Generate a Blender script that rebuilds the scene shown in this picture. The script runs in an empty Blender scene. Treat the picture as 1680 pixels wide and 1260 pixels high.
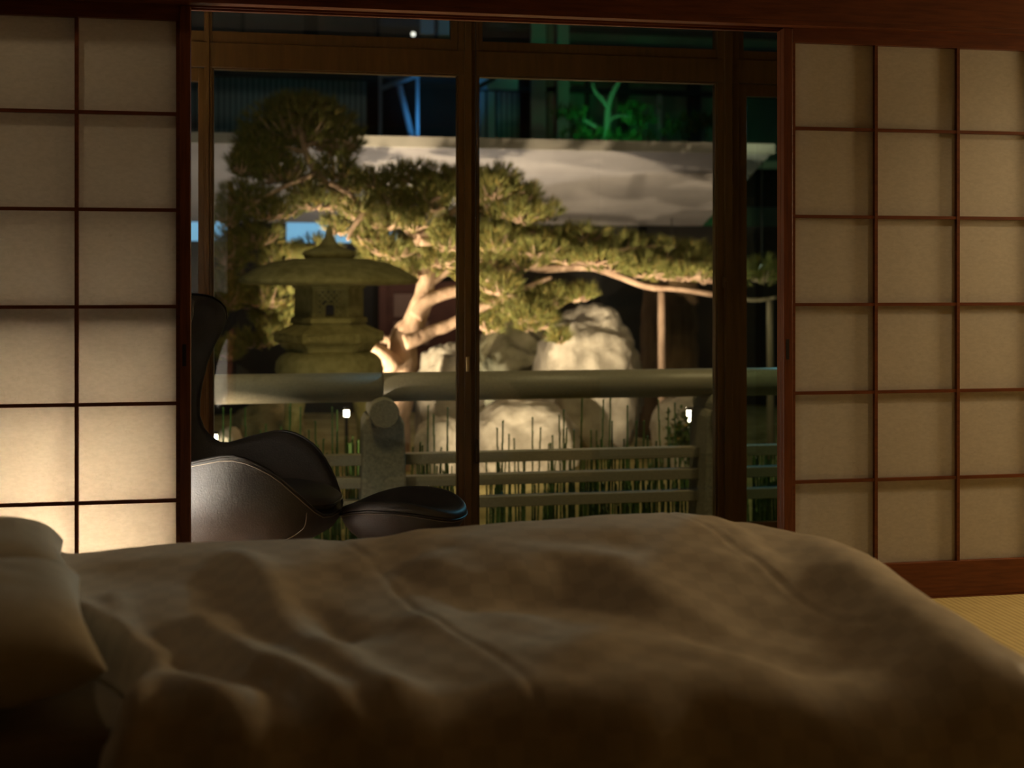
import bpy, bmesh, math, random
from mathutils import Vector, Matrix, noise

random.seed(7)
C = bpy.context.scene.collection
SC = bpy.context.scene

# ------------------------------------------------------------------ camera, world, exposure
F = 2000.0                                   # focal length in pixels of the 1680 px wide frame
TH = math.atan(F / 11530.0)                  # the camera is turned a little right of the wall's normal
CAMZ, HOR = 1.116, 465.0
cd = bpy.data.cameras.new('camera')
cd.sensor_fit = 'HORIZONTAL'; cd.sensor_width = 36.0
cd.lens = 36.0 * F / 1680.0
cd.shift_y = -(630.0 - HOR) / 1680.0
cd.clip_start = 0.05; cd.clip_end = 200
cd.dof.use_dof = True; cd.dof.focus_distance = 4.25; cd.dof.aperture_fstop = 2.1
cam = bpy.data.objects.new('camera', cd); C.objects.link(cam)
cam.location = (0, 0, CAMZ); cam.rotation_euler = (math.pi / 2, 0, -TH)
SC.camera = cam

SC.view_settings.view_transform = 'Standard'
SC.view_settings.look = 'None'
SC.view_settings.exposure = 0.0
SC.view_settings.gamma = 1.0
SC.view_settings.use_curve_mapping = False
SC.cycles.use_denoising = True
SC.cycles.max_bounces = 10
SC.cycles.transparent_max_bounces = 16
SC.cycles.sample_clamp_indirect = 40.0

w = bpy.data.worlds.new('night_sky'); SC.world = w; w.use_nodes = True
bg = w.node_tree.nodes['Background']
bg.inputs[0].default_value = (0.10, 0.20, 0.28, 1); bg.inputs[1].default_value = 0.08

LIGHTS = dict(lamp=95.0, rock=210.0, pine_left=22.0, pine_far=850.0, pine_right=300.0, pine_front=560.0, rail=45.0, soffit=260.0, blue=34.0, green=27.0, room=66.0, room_left=11.0, room_veranda=45.0, standing=64.0, teal=9.0, wall=92.0, lantern=14.0)

def at(x, y, Y):
    """world point where the ray through photo pixel (x, y) meets the plane at distance Y from the camera"""
    u = (x - 840.0) / F
    dx = math.sin(TH) + u * math.cos(TH); dy = math.cos(TH) - u * math.sin(TH)
    t = Y / dy
    return Vector((dx * t, Y, CAMZ - (y - HOR) / F * t))
def ax(x, Y): return at(x, HOR, Y).x
def onz(x, y, z):
    u = (x - 840.0) / F
    dx = math.sin(TH) + u * math.cos(TH); dy = math.cos(TH) - u * math.sin(TH)
    t = (CAMZ - z) * F / (y - HOR)
    return Vector((dx * t, dy * t, z))

# ------------------------------------------------------------------ materials
def newmat(name):
    m = bpy.data.materials.new(name); m.use_nodes = True
    nt = m.node_tree
    return m, nt, nt.nodes['Principled BSDF']
def N(nt, kind, **kw):
    n = nt.nodes.new(kind)
    for k, v in kw.items(): setattr(n, k, v)
    return n
def ramp(nt, stops):
    r = N(nt, 'ShaderNodeValToRGB')
    e = r.color_ramp.elements
    while len(e) < len(stops): e.new(0.5)
    for i, (p, c) in enumerate(stops):
        e[i].position = p; e[i].color = (c[0], c[1], c[2], 1)
    return r
def noisy(name, c1, c2, scale=6, rough=0.6, stretch=(1, 1, 1), bump=0.0, bscale=None, detail=6, spec=0.5, lo=0.3, hi=0.7):
    m, nt, b = newmat(name)
    tc = N(nt, 'ShaderNodeTexCoord'); mp = N(nt, 'ShaderNodeMapping')
    mp.inputs['Scale'].default_value = stretch
    nt.links.new(tc.outputs['Object'], mp.inputs[0])
    n = N(nt, 'ShaderNodeTexNoise'); n.inputs['Scale'].default_value = scale; n.inputs['Detail'].default_value = detail
    nt.links.new(mp.outputs[0], n.inputs[0])
    r = ramp(nt, [(lo, c1), (hi, c2)])
    nt.links.new(n.outputs[0], r.inputs[0]); nt.links.new(r.outputs[0], b.inputs['Base Color'])
    b.inputs['Roughness'].default_value = rough
    b.inputs['Specular IOR Level'].default_value = spec
    if bump:
        n2 = N(nt, 'ShaderNodeTexNoise'); n2.inputs['Scale'].default_value = bscale or scale * 3; n2.inputs['Detail'].default_value = 5
        nt.links.new(mp.outputs[0], n2.inputs[0])
        bp = N(nt, 'ShaderNodeBump'); bp.inputs['Strength'].default_value = bump; bp.inputs['Distance'].default_value = 0.01
        nt.links.new(n2.outputs[0], bp.inputs['Height']); nt.links.new(bp.outputs[0], b.inputs['Normal'])
    return m
def plain(name, c, rough=0.5, spec=0.5, metal=0.0):
    m, nt, b = newmat(name)
    b.inputs['Base Color'].default_value = (*c, 1); b.inputs['Roughness'].default_value = rough
    b.inputs['Specular IOR Level'].default_value = spec; b.inputs['Metallic'].default_value = metal
    return m
def emit(name, c, s):
    m, nt, b = newmat(name)
    b.inputs['Base Color'].default_value = (*c, 1)
    b.inputs['Emission Color'].default_value = (*c, 1); b.inputs['Emission Strength'].default_value = s
    return m
def glassmat(name, tint):
    m, nt, b = newmat(name); nt.nodes.remove(b)
    out = nt.nodes['Material Output']
    tr = N(nt, 'ShaderNodeBsdfTransparent'); tr.inputs[0].default_value = (*tint, 1)
    gl = N(nt, 'ShaderNodeBsdfGlossy'); gl.inputs['Roughness'].default_value = 0.0
    fr = N(nt, 'ShaderNodeFresnel'); fr.inputs[0].default_value = 1.5
    mx = N(nt, 'ShaderNodeMixShader')
    nt.links.new(fr.outputs[0], mx.inputs[0]); nt.links.new(tr.outputs[0], mx.inputs[1]); nt.links.new(gl.outputs[0], mx.inputs[2])
    nt.links.new(mx.outputs[0], out.inputs[0])
    return m
def papermat():
    m, nt, b = newmat('washi_paper'); nt.nodes.remove(b)
    out = nt.nodes['Material Output']
    tc = N(nt, 'ShaderNodeTexCoord')
    n = N(nt, 'ShaderNodeTexNoise'); n.inputs['Scale'].default_value = 60; n.inputs['Detail'].default_value = 8
    mp = N(nt, 'ShaderNodeMapping'); mp.inputs['Scale'].default_value = (1, 1, 2.2)
    nt.links.new(tc.outputs['Object'], mp.inputs[0]); nt.links.new(mp.outputs[0], n.inputs[0])
    wv = N(nt, 'ShaderNodeTexNoise'); wv.inputs['Scale'].default_value = 9; wv.inputs['Detail'].default_value = 2; wv.inputs['Distortion'].default_value = 2.5
    nt.links.new(tc.outputs['Object'], wv.inputs[0])
    fib = ramp(nt, [(0.494, (1, 1, 1)), (0.5, (0.93, 0.92, 0.9)), (0.506, (1, 1, 1))])
    nt.links.new(wv.outputs[0], fib.inputs[0])
    r = ramp(nt, [(0.35, (0.82, 0.775, 0.70)), (0.65, (0.89, 0.84, 0.765))])
    nt.links.new(n.outputs[0], r.inputs[0])
    mu = N(nt, 'ShaderNodeMix', data_type='RGBA', blend_type='MULTIPLY'); mu.inputs[0].default_value = 1.0
    nt.links.new(r.outputs[0], mu.inputs[6]); nt.links.new(fib.outputs[0], mu.inputs[7])
    d = N(nt, 'ShaderNodeBsdfDiffuse'); t = N(nt, 'ShaderNodeBsdfTranslucent')
    nt.links.new(mu.outputs[2], d.inputs[0]); nt.links.new(mu.outputs[2], t.inputs[0])
    mx = N(nt, 'ShaderNodeMixShader'); mx.inputs[0].default_value = 0.6
    nt.links.new(d.outputs[0], mx.inputs[1]); nt.links.new(t.outputs[0], mx.inputs[2])
    nt.links.new(mx.outputs[0], out.inputs[0])
    return m
def tatamimat():
    m, nt, b = newmat('tatami_weave')
    tc = N(nt, 'ShaderNodeTexCoord')
    wx = N(nt, 'ShaderNodeTexWave', wave_type='BANDS', bands_direction='Y'); wx.inputs['Scale'].default_value = 42; wx.inputs['Distortion'].default_value = 0.6
    wy = N(nt, 'ShaderNodeTexWave', wave_type='BANDS', bands_direction='X'); wy.inputs['Scale'].default_value = 14; wy.inputs['Distortion'].default_value = 0.3
    n = N(nt, 'ShaderNodeTexNoise'); n.inputs['Scale'].default_value = 25
    for q in (wx, wy, n): nt.links.new(tc.outputs['Object'], q.inputs[0])
    a = N(nt, 'ShaderNodeMath', operation='MULTIPLY'); nt.links.new(wx.outputs[1], a.inputs[0]); nt.links.new(wy.outputs[1], a.inputs[1])
    a2 = N(nt, 'ShaderNodeMath', operation='MULTIPLY_ADD'); nt.links.new(n.outputs[0], a2.inputs[0]); a2.inputs[1].default_value = 0.5; nt.links.new(a.outputs[0], a2.inputs[2])
    r = ramp(nt, [(0.1, (0.36, 0.265, 0.10)), (0.9, (0.60, 0.47, 0.205))])
    nt.links.new(a2.outputs[0], r.inputs[0]); nt.links.new(r.outputs[0], b.inputs['Base Color'])
    bp = N(nt, 'ShaderNodeBump'); bp.inputs['Strength'].default_value = 0.4; bp.inputs['Distance'].default_value = 0.002
    nt.links.new(a.outputs[0], bp.inputs['Height']); nt.links.new(bp.outputs[0], b.inputs['Normal'])
    b.inputs['Roughness'].default_value = 0.65
    return m
def linenmat():
    m, nt, b = newmat('damask_linen')
    uv = N(nt, 'ShaderNodeUVMap')
    ck = N(nt, 'ShaderNodeTexChecker'); ck.inputs['Scale'].default_value = 1.0
    mp = N(nt, 'ShaderNodeMapping'); mp.inputs['Scale'].default_value = (22, 22, 1)
    nt.links.new(uv.outputs[0], mp.inputs[0]); nt.links.new(mp.outputs[0], ck.inputs[0])
    ck.inputs[1].default_value = (0.625, 0.545, 0.425, 1); ck.inputs[2].default_value = (0.555, 0.48, 0.37, 1)
    nt.links.new(ck.outputs[0], b.inputs['Base Color'])
    mr = N(nt, 'ShaderNodeMapRange'); mr.inputs[3].default_value = 0.5; mr.inputs[4].default_value = 0.72
    nt.links.new(ck.outputs[1], mr.inputs[0]); nt.links.new(mr.outputs[0], b.inputs['Roughness'])
    b.inputs['Specular IOR Level'].default_value = 0.3
    b.inputs['Sheen Weight'].default_value = 0.15
    return m

M = {}
M['wood'] = noisy('dark_cedar', (0.10, 0.025, 0.006), (0.17, 0.046, 0.012), 14, 0.42, (0.6, 6, 6), 0.05, 60, spec=0.4)
M['wood_v'] = noisy('dark_cedar_upright', (0.10, 0.025, 0.006), (0.17, 0.046, 0.012), 14, 0.42, (8, 8, 0.5), 0.05, 60, spec=0.4)
M['sash'] = noisy('brown_sash', (0.13, 0.068, 0.014), (0.18, 0.092, 0.02), 9, 0.38, (5, 5, 0.5), spec=0.5)
M['paper'] = papermat()
M['tatami'] = tatamimat()
M['plank'] = noisy('veranda_planks', (0.10, 0.05, 0.02), (0.18, 0.09, 0.04), 8, 0.4, (0.5, 5, 5))
M['plaster'] = noisy('room_plaster', (0.16, 0.115, 0.065), (0.21, 0.155, 0.09), 20, 0.9)
M['ceiling_board'] = noisy('pale_ceiling_boards', (0.36, 0.27, 0.17), (0.46, 0.35, 0.23), 6, 0.7, (0.6, 5, 5))
M['dark_pull'] = plain('recess_dark', (0.008, 0.004, 0.003), 0.5)
M['linen'] = linenmat()
M['pillow'] = noisy('pillow_cotton', (0.56, 0.50, 0.39), (0.62, 0.56, 0.44), 40, 0.65, bump=0.05, bscale=300, spec=0.25)
M['mattress'] = noisy('mattress_ticking', (0.30, 0.25, 0.18), (0.34, 0.29, 0.21), 30, 0.8)
M['bedbase'] = noisy('bed_base_wood', (0.02, 0.009, 0.005), (0.04, 0.018, 0.009), 9, 0.5, (0.6, 6, 6))
M['leather'] = noisy('black_leather', (0.026, 0.0235, 0.021), (0.038, 0.034, 0.029), 30, 0.50, bump=0.12, bscale=170, spec=0.9)
M['thread'] = plain('pale_thread', (0.24, 0.20, 0.15), 0.6)
M['piping'] = plain('leather_piping', (0.012, 0.011, 0.010), 0.3, 0.6)
M['steel'] = plain('polished_aluminium', (0.5, 0.5, 0.5), 0.22, 0.5, 1.0)
M['brass'] = plain('brass_metal', (0.55, 0.42, 0.2), 0.3, 0.5, 1.0)
M['bead'] = plain('bead_metal', (0.10, 0.08, 0.06), 0.4, 0.5, 0.6)
M['clear'] = glassmat('clear_plastic', (0.8, 0.75, 0.65))
M['glass'] = glassmat('window_glass', (0.94, 0.97, 0.95))
M['glass_teal'] = glassmat('tinted_side_glass', (0.72, 0.88, 0.84))
M['granite'] = noisy('railing_granite', (0.20, 0.175, 0.125), (0.26, 0.23, 0.165), 90, 0.42, bump=0.08, bscale=200, spec=0.45)
M['granite_rough'] = noisy('post_granite', (0.16, 0.145, 0.105), (0.27, 0.245, 0.18), 70, 0.8, bump=0.5, bscale=120, spec=0.25)
M['lantern'] = noisy('lantern_stone', (0.18, 0.155, 0.06), (0.32, 0.28, 0.125), 14, 0.85, bump=0.3, bscale=60, spec=0.2)
M['boulder'] = noisy('pale_boulder', (0.29, 0.25, 0.195), (0.54, 0.475, 0.385), 7, 0.9, bump=0.9, bscale=22, spec=0.15)
M['boulder_dk'] = noisy('mossy_boulder', (0.12, 0.11, 0.055), (0.30, 0.26, 0.16), 6, 0.9, bump=0.6, bscale=16, spec=0.15)
M['bark'] = noisy('pine_bark', (0.30, 0.19, 0.13), (0.55, 0.38, 0.27), 12, 0.85, (1, 1, 0.6), 0.8, 26, spec=0.2)
M['bark_dk'] = noisy('old_bark', (0.09, 0.055, 0.028), (0.22, 0.14, 0.07), 7, 0.9, (2, 2, 0.35), 0.9, 16, spec=0.2)
M['pole'] = noisy('prop_pole', (0.30, 0.19, 0.13), (0.44, 0.30, 0.21), 10, 0.75, (3, 3, 0.6), 0.4, 40)
def needlemat(name, c1, c2):
    m, nt, b = newmat(name); 
    g = N(nt, 'ShaderNodeNewGeometry'); r = ramp(nt, [(0, c1), (0.8, c2), (1.0, (0.42, 0.26, 0.07))])
    nt.links.new(g.outputs['Random Per Island'], r.inputs[0]); nt.links.new(r.outputs[0], b.inputs['Base Color'])
    b.inputs['Roughness'].default_value = 0.6; b.inputs['Specular IOR Level'].default_value = 0.25
    b.inputs['Transmission Weight'].default_value = 0.0
    return m
M['needle'] = needlemat('pine_needles', (0.095, 0.11, 0.025), (0.25, 0.24, 0.07))
M['leaf'] = needlemat('shrub_leaves', (0.025, 0.055, 0.010), (0.07, 0.13, 0.025))
M['reed'] = noisy('horsetail_green', (0.035, 0.085, 0.015), (0.10, 0.20, 0.04), 12, 0.5)
M['reed_joint'] = plain('horsetail_joint', (0.10, 0.085, 0.04), 0.7)
M['ground'] = noisy('garden_ground', (0.26, 0.21, 0.075), (0.52, 0.43, 0.19), 3.5, 0.95, bump=0.5, bscale=40, spec=0.1)
M['canopy'] = noisy('canopy_plaster', (0.41, 0.37, 0.36), (0.55, 0.50, 0.485), 1.6, 0.85, (1, 1, 1), 0.1, 12, spec=0.15, detail=8)
M['fascia'] = noisy('canopy_fascia', (0.48, 0.43, 0.37), (0.66, 0.60, 0.52), 3, 0.8, (1, 1, 1), spec=0.2)
M['facade'] = noisy('dark_facade', (0.012, 0.010, 0.008), (0.03, 0.026, 0.02), 2, 0.7)
M['grey'] = plain('grey_cladding', (0.10, 0.095, 0.075), 0.6)
M['steel_paint'] = plain('painted_steel', (0.35, 0.42, 0.48), 0.5)
M['pale_panel'] = plain('pale_panel', (0.42, 0.38, 0.30), 0.6)
M['green_panel'] = noisy('wall_panel', (0.16, 0.22, 0.14), (0.22, 0.30, 0.19), 3, 0.7)
M['door_red'] = noisy('dark_red_door', (0.11, 0.03, 0.017), (0.16, 0.05, 0.028), 6, 0.6)
M['screen'] = plain('door_screen', (0.34, 0.20, 0.15), 0.7)
M['blue_window'] = emit('blue_lit_glass', (0.26, 0.60, 0.95), 0.62)
M['lamp_shade'] = emit('lit_lamp_paper', (1.0, 0.94, 0.84), LIGHTS['lamp'])
M['fill_shade'] = emit('lit_fill_lamp_paper', (1.0, 0.73, 0.38), LIGHTS['standing'])
M['downlight'] = emit('lit_downlight', (1.0, 0.74, 0.42), 6.0)
M['lens'] = emit('lit_lens', (1.0, 0.86, 0.62), 14.0)
M['bulb'] = emit('small_bulb', (1.0, 0.93, 0.80), 1.6)
M['green_bulb'] = emit('green_bulb', (0.10, 0.9, 0.45), 1.2)
M['black'] = plain('black_metal', (0.02, 0.02, 0.02), 0.5)
def ribmat():
    m, nt, b = newmat('ribbed_cladding')
    tc = N(nt, 'ShaderNodeTexCoord'); wv = N(nt, 'ShaderNodeTexWave', wave_type='BANDS', bands_direction='X'); wv.inputs['Scale'].default_value = 4.2
    nt.links.new(tc.outputs['Object'], wv.inputs[0])
    r = ramp(nt, [(0.2, (0.04, 0.055, 0.05)), (0.8, (0.12, 0.15, 0.14))]); nt.links.new(wv.outputs[1], r.inputs[0]); nt.links.new(r.outputs[0], b.inputs['Base Color'])
    b.inputs['Roughness'].default_value = 0.5
    return m
M['rib'] = ribmat()

# ------------------------------------------------------------------ mesh helpers
class MB:
    def __init__(s): s.b = bmesh.new()
    def box(s, x0, x1, y0, y1, z0, z1):
        v = [s.b.verts.new((x, y, z)) for x in (x0, x1) for y in (y0, y1) for z in (z0, z1)]
        for f in ((0, 1, 3, 2), (4, 6, 7, 5), (0, 4, 5, 1), (2, 3, 7, 6), (0, 2, 6, 4), (1, 5, 7, 3)): s.b.faces.new([v[i] for i in f])
        return s
    def loft(s, rings, cap=True, closed=True):
        R = [[s.b.verts.new(p) for p in r] for r in rings]
        n = len(R[0])
        for a, b in zip(R, R[1:]):
            for i in range(n if closed else n - 1):
                j = (i + 1) % n
                s.b.faces.new((a[i], a[j], b[j], b[i]))
        if cap:
            s.b.faces.new(list(reversed(R[0]))); s.b.faces.new(R[-1])
        return R
    def tube(s, pts, rad, seg=8, cap=True):
        pts = [Vector(p) for p in pts]
        if not hasattr(rad, '__len__'): rad = [rad] * len(pts)
        rings = []; up = None
        for i, p in enumerate(pts):
            d = (pts[min(i + 1, len(pts) - 1)] - pts[max(i - 1, 0)]).normalized()
            if up is None:
                up = d.orthogonal().normalized()
            up = (up - d * up.dot(d))
            up = up.normalized() if up.length > 1e-6 else d.orthogonal().normalized()
            sd = d.cross(up)
            rings.append([p + (up * math.cos(a) + sd * math.sin(a)) * rad[i] for a in [2 * math.pi * k / seg for k in range(seg)]])
        s.loft(rings, cap); return s
    def lathe(s, prof, seg=24, c=(0, 0, 0), rot=0.0, sx=1, sy=1):
        rings = [[Vector((c[0] + r * sx * math.cos(rot + 2 * math.pi * k / seg), c[1] + r * sy * math.sin(rot + 2 * math.pi * k / seg), c[2] + z)) for k in range(seg)] for r, z in prof]
        s.loft(rings); return s
    def sphere(s, c, r, u=12, v=8, sc=(1, 1, 1)):
        bmesh.ops.create_uvsphere(s.b, u_segments=u, v_segments=v, radius=r, matrix=Matrix.Translation(c) @ Matrix.Diagonal((*sc, 1)))
        return s
    def prism(s, poly, y0, y1):
        """poly of (x, z) extruded in y"""
        a = [s.b.verts.new((x, y0, z)) for x, z in poly]; b = [s.b.verts.new((x, y1, z)) for x, z in poly]
        n = len(poly)
        for i in range(n): s.b.faces.new((a[i], a[(i + 1) % n], b[(i + 1) % n], b[i]))
        s.b.faces.new(list(reversed(a))); s.b.faces.new(b); return s
    def build(s, name, mat, parent=None, smooth=False, bevel=0.0, sub=0, local=False, origin=None):
        bmesh.ops.recalc_face_normals(s.b, faces=s.b.faces)
        off = Vector((0, 0, 0))
        if parent is not None and not local:
            off = parent.matrix_world.translation if parent.parent is None else WORLD.get(parent.name, Vector())
            off = WORLD.get(parent.name, off)
        elif parent is None:
            if origin is not None: off = Vector(origin)
            else:
                vs = [v.co for v in s.b.verts]
                lo = Vector([min(v[i] for v in vs) for i in range(3)]); hi = Vector([max(v[i] for v in vs) for i in range(3)])
                off = Vector(((lo.x + hi.x) / 2, (lo.y + hi.y) / 2, lo.z))
        if off.length: bmesh.ops.translate(s.b, verts=s.b.verts, vec=-off)
        me = bpy.data.meshes.new(name); s.b.to_mesh(me); s.b.free()
        o = bpy.data.objects.new(name, me); C.objects.link(o)
        me.materials.append(mat)
        if smooth:
            for p in me.polygons: p.use_smooth = True
        if bevel:
            q = o.modifiers.new('soft_edge', 'BEVEL'); q.width = bevel; q.segments = 2; q.limit_method = 'ANGLE'
        if sub:
            q = o.modifiers.new('smooth', 'SUBSURF'); q.levels = sub; q.render_levels = sub
        if parent is not None:
            o.parent = parent; WORLD[o.name] = Vector(off)
        else:
            o.location = off; WORLD[o.name] = Vector(off)
        return o
WORLD = {}
def tag(o, label=None, cat=None, group=None, kind=None):
    if label: o['label'] = label
    if cat: o['category'] = cat
    if group: o['group'] = group
    if kind: o['kind'] = kind
    return o
def thing(name, label, cat, loc, group=None, rz=0.0):
    o = bpy.data.objects.new(name, None); C.objects.link(o)
    o.location = loc; o.rotation_euler = (0, 0, rz); o.empty_display_size = 0.1
    WORLD[o.name] = Vector(loc)
    return tag(o, label, cat, group)
def struct(o): o['kind'] = 'structure'; return o
def box_obj(name, mat, dims, parent=None, bevel=0.0): return MB().box(*dims).build(name, mat, parent, bevel=bevel)
def spot(name, loc, target, energy, color, size=60, blend=0.6, rad=0.05, parent=None):
    l = bpy.data.lights.new(name, 'SPOT'); l.energy = energy; l.color = color; l.spot_size = math.radians(size); l.spot_blend = blend; l.shadow_soft_size = rad
    o = bpy.data.objects.new(name, l); C.objects.link(o)
    d = Vector(target) - Vector(loc)
    o.rotation_euler = d.to_track_quat('-Z', 'Y').to_euler()
    if parent is not None:
        o.parent = parent; o.location = Vector(loc) - parent.location
    else: o.location = loc
    return o
def cr(pts, n):
    """Catmull-Rom through pts, n steps a span"""
    P = [Vector(p) for p in pts]; out = []
    for i in range(len(P) - 1):
        a, b, c, d = P[max(i - 1, 0)], P[i], P[i + 1], P[min(i + 2, len(P) - 1)]
        for k in range(n):
            t = k / n
            out.append(0.5 * ((2 * b) + (c - a) * t + (2 * a - 5 * b + 4 * c - d) * t * t + (3 * b - a - 3 * c + d) * t ** 3))
    out.append(P[-1]); return out
def lerp_table(tab, x):
    if x <= tab[0][0]: return tab[0][1]
    for (a, va), (b, vb) in zip(tab, tab[1:]):
        if x <= b:
            t = (x - a) / (b - a); t = t * t * (3 - 2 * t)
            return va + (vb - va) * t
    return tab[-1][1]
def sst(a, b, x):
    t = max(0.0, min(1.0, (x - a) / (b - a))); return t * t * (3 - 2 * t)

# ------------------------------------------------------------------ the room shell
RX0, RX1, RY0 = -2.3, 5.2, -1.6
VZ = -0.08                     # the veranda floor lies a step lower
YS0, YS1 = 4.0, 4.085          # the sliding track
YW0, YW1 = 5.4, 5.47           # the glazed wall
struct(box_obj('floor', M['tatami'], (RX0, RX1, RY0, YS0, -0.06, 0.0)))
struct(box_obj('floor_veranda', M['plank'], (RX0, RX1, YS1, YW1, VZ - 0.06, VZ)))
struct(box_obj('ceiling', M['plaster'], (RX0, RX1, RY0, YS1, 2.62, 2.7)))
struct(box_obj('ceiling_veranda', M['ceiling_board'], (RX0, RX1, YS1, YW1, 2.5, 2.6)))
struct(box_obj('wall_left', M['plaster'], (RX0 - 0.1, RX0, RY0, YW1, -0.14, 2.7)))
struct(box_obj('wall_right', M['plaster'], (RX1, RX1 + 0.1, RY0, YW1, -0.14, 2.7)))
struct(box_obj('wall_back', M['plaster'], (RX0, RX1, RY0 - 0.1, RY0, -0.06, 2.7)))
struct(box_obj('wall_front', M['plaster'], (RX0, RX1, 4.01, YS1, 2.2, 2.62)))
struct(box_obj('wall_front_left', M['plaster'], (RX0, -1.38, 4.01, YS1, 0.0, 2.004)))
struct(box_obj('wall_front_right', M['plaster'], (2.68, RX1, 4.01, YS1, 0.0, 2.004)))
# lintel with its grooved underside
k = MB(); k.box(RX0, RX1, 3.965, YS1 + 0.01, 2.022, 2.2)
for y0, y1 in ((3.965, 4.006), (4.0405, 4.0435), (4.0775, YS1 + 0.01)): k.box(RX0, RX1, y0, y1, 2.004, 2.022)
struct(k.build('trim_1', M['wood'], bevel=0.0015))
s = MB(); s.box(RX0, RX1, YS0, YS1, -0.06, -0.008)
for y0, y1 in ((4.0, 4.006), (4.0405, 4.0435), (4.0775, YS1)): s.box(RX0, RX1, y0, y1, -0.008, 0.003)
struct(s.build('trim_2', M['wood']))

# ------------------------------------------------------------------ shoji screens
ROWS = [1.657, 1.350, 1.042, 0.733, 0.423]
PT, PB, ST = 1.955, 0.126, 2.003
def shoji(x0, x1, y0, label, pull_right, rail_low=False):
    y1 = y0 + 0.030
    t = thing('shoji_screen', label, 'shoji screen', ((x0 + x1) / 2, (y0 + y1) / 2, 0.003), 'sliding paper screens')
    sw = 0.033
    box_obj('stile', M['wood_v'], (x0, x0 + sw, y0, y1, 0.003, ST), t, 0.002)
    box_obj('stile', M['wood_v'], (x1 - sw, x1, y0, y1, 0.003, ST), t, 0.002)
    box_obj('top_rail', M['wood'], (x0 + sw, x1 - sw, y0 + 0.001, y1 - 0.001, PT, ST + 0.012), t, 0.0015)
    box_obj('bottom_rail', M['wood'], (x0 + sw, x1 - sw, y0 + 0.001, y1 - 0.001, 0.0, PB), t, 0.0015)
    g = MB(); mw = 0.0055
    xa, xb = x0 + sw, x1 - sw
    for i in (1, 2):
        xc = xa + (xb - xa) * i / 3
        g.box(xc - mw, xc + mw, y0 + 0.006, y0 + 0.022, PB, PT)
    for z in ROWS: g.box(xa, xb, y0 + 0.008, y0 + 0.0215, z - mw, z + mw)
    g.box(xa, xa + 0.012, y0 + 0.006, y0 + 0.022, PB, PT); g.box(xb - 0.012, xb, y0 + 0.006, y0 + 0.022, PB, PT)
    if rail_low:
        g.box(xa, xb, y0 + 0.006, y0 + 0.022, 0.985, 1.042)
    g.build('lattice', M['wood'], t)
    box_obj('paper', M['paper'], (xa + 0.001, xb - 0.001, y0 + 0.0222, y0 + 0.0235, PB, PT), t)
    px = (x1 - 0.019) if pull_right else (x0 + 0.014)
    box_obj('finger_pull', M['dark_pull'], (px - 0.006, px + 0.006, y0 - 0.0006, y0 + 0.004, 0.852, 0.922), t)
    return t
XL, XR = ax(313, 4.02), ax(1286, 4.008)
shoji(XL - 1.014, XL, 4.008, 'shoji screen at the left of the opening, brightly glowing, front one of two', True)
shoji(XL - 1.014 - 0.045, XL - 0.012, 4.045, 'shoji screen sliding directly behind the bright screen left of the opening', True, True)
shoji(XR, XR + 1.007, 4.008, 'dim shoji screen at the right of the opening, front one of two', False)
shoji(XR + 0.002, XR + 1.007, 4.045, 'shoji screen directly behind the dim screen right of the opening, edge showing', False, True)

# ------------------------------------------------------------------ glazed wall of the veranda
WT = 2.5
struct(box_obj('trim_3', M['sash'], (RX0, RX1, YW0, YW1, 2.048, 2.157), bevel=0.003))         # head member
struct(box_obj('trim_4', M['sash'], (RX0, RX1, YW0, YW1, VZ - 0.06, -0.035), bevel=0.003))          # sill
PX = dict(l0=335, l1=348, m0=752, m1=785, r0=1177, r1=1213)
def post(n, x0, x1):
    a, b = ax(x0, YW0), ax(x1, YW0)
    q = MB(); q.box(a, b, YW0, YW1, -0.035, 2.048); q.box(a, b, YW0, YW1, 2.157, WT)
    wq = (b - a)
    q.box(a + wq * 0.30, a + wq * 0.66, YW0 - 0.012, YW0, -0.035, WT)
    return struct(q.build(n, M['sash'], bevel=0.002))
p_l = post('trim_5', 335, 348); p_m = post('trim_6', 752, 785); p_r = post('trim_7', 1177, 1213)
def pane(n, xa, xb, za, zb, fr, mat='glass', y=YW0 + 0.02):
    """a glazed light: a frame of width fr (left, right, bottom, top) and its glass"""
    l, r, b, t = fr
    o = MB()
    if l: o.box(xa, xa + l, y - 0.012, y + 0.03, za, zb)
    if r: o.box(xb - r, xb, y - 0.012, y + 0.03, za, zb)
    if b: o.box(xa + l, xb - r, y - 0.012, y + 0.03, za, za + b)
    if t: o.box(xa + l, xb - r, y - 0.012, y + 0.03, zb - t, zb)
    f = struct(o.build(n, M['sash'], bevel=0.002))
    MB().box(xa + l, xb - r, y + 0.006, y + 0.012, za + b, zb - t).build('pane', M[mat], f)
    return f
X = {k_: ax(v, YW0) for k_, v in PX.items()}
pane('window_1', X['l1'], X['m0'], -0.035, 2.048, (0.006, 0.006, 0.012, 0.006))
pane('window_2', X['m1'], X['r0'], -0.035, 2.048, (0.006, 0.006, 0.012, 0.006))
pane('window_3', RX0, X['l0'], -0.035, 2.045, (0.03, 0.026, 0.035, 0.058))
pane('window_4', X['r1'], RX1, -0.035, 2.045, (0.04, 0.03, 0.035, 0.056), 'glass_teal')
pane('window_5', RX0, X['m0'], 2.157, WT, (0.03, 0.034, 0.05, 0.02))
pane('window_6', X['m1'], X['r0'] + 0.03, 2.157, WT, (0.02, 0.02, 0.045, 0.02))
pane('window_7', X['r1'], RX1, 2.157, WT, (0.024, 0.03, 0.043, 0.02))
lk = at(766.5, 597, YW0)
q = MB(); q.box(lk.x - 0.009, lk.x + 0.009, YW0 - 0.022, YW0 - 0.012, lk.z - 0.034, lk.z + 0.034)
q.build('lock_plate', M['brass'], p_m, bevel=0.006)
lk = at(1188, 465, YW0)
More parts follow.
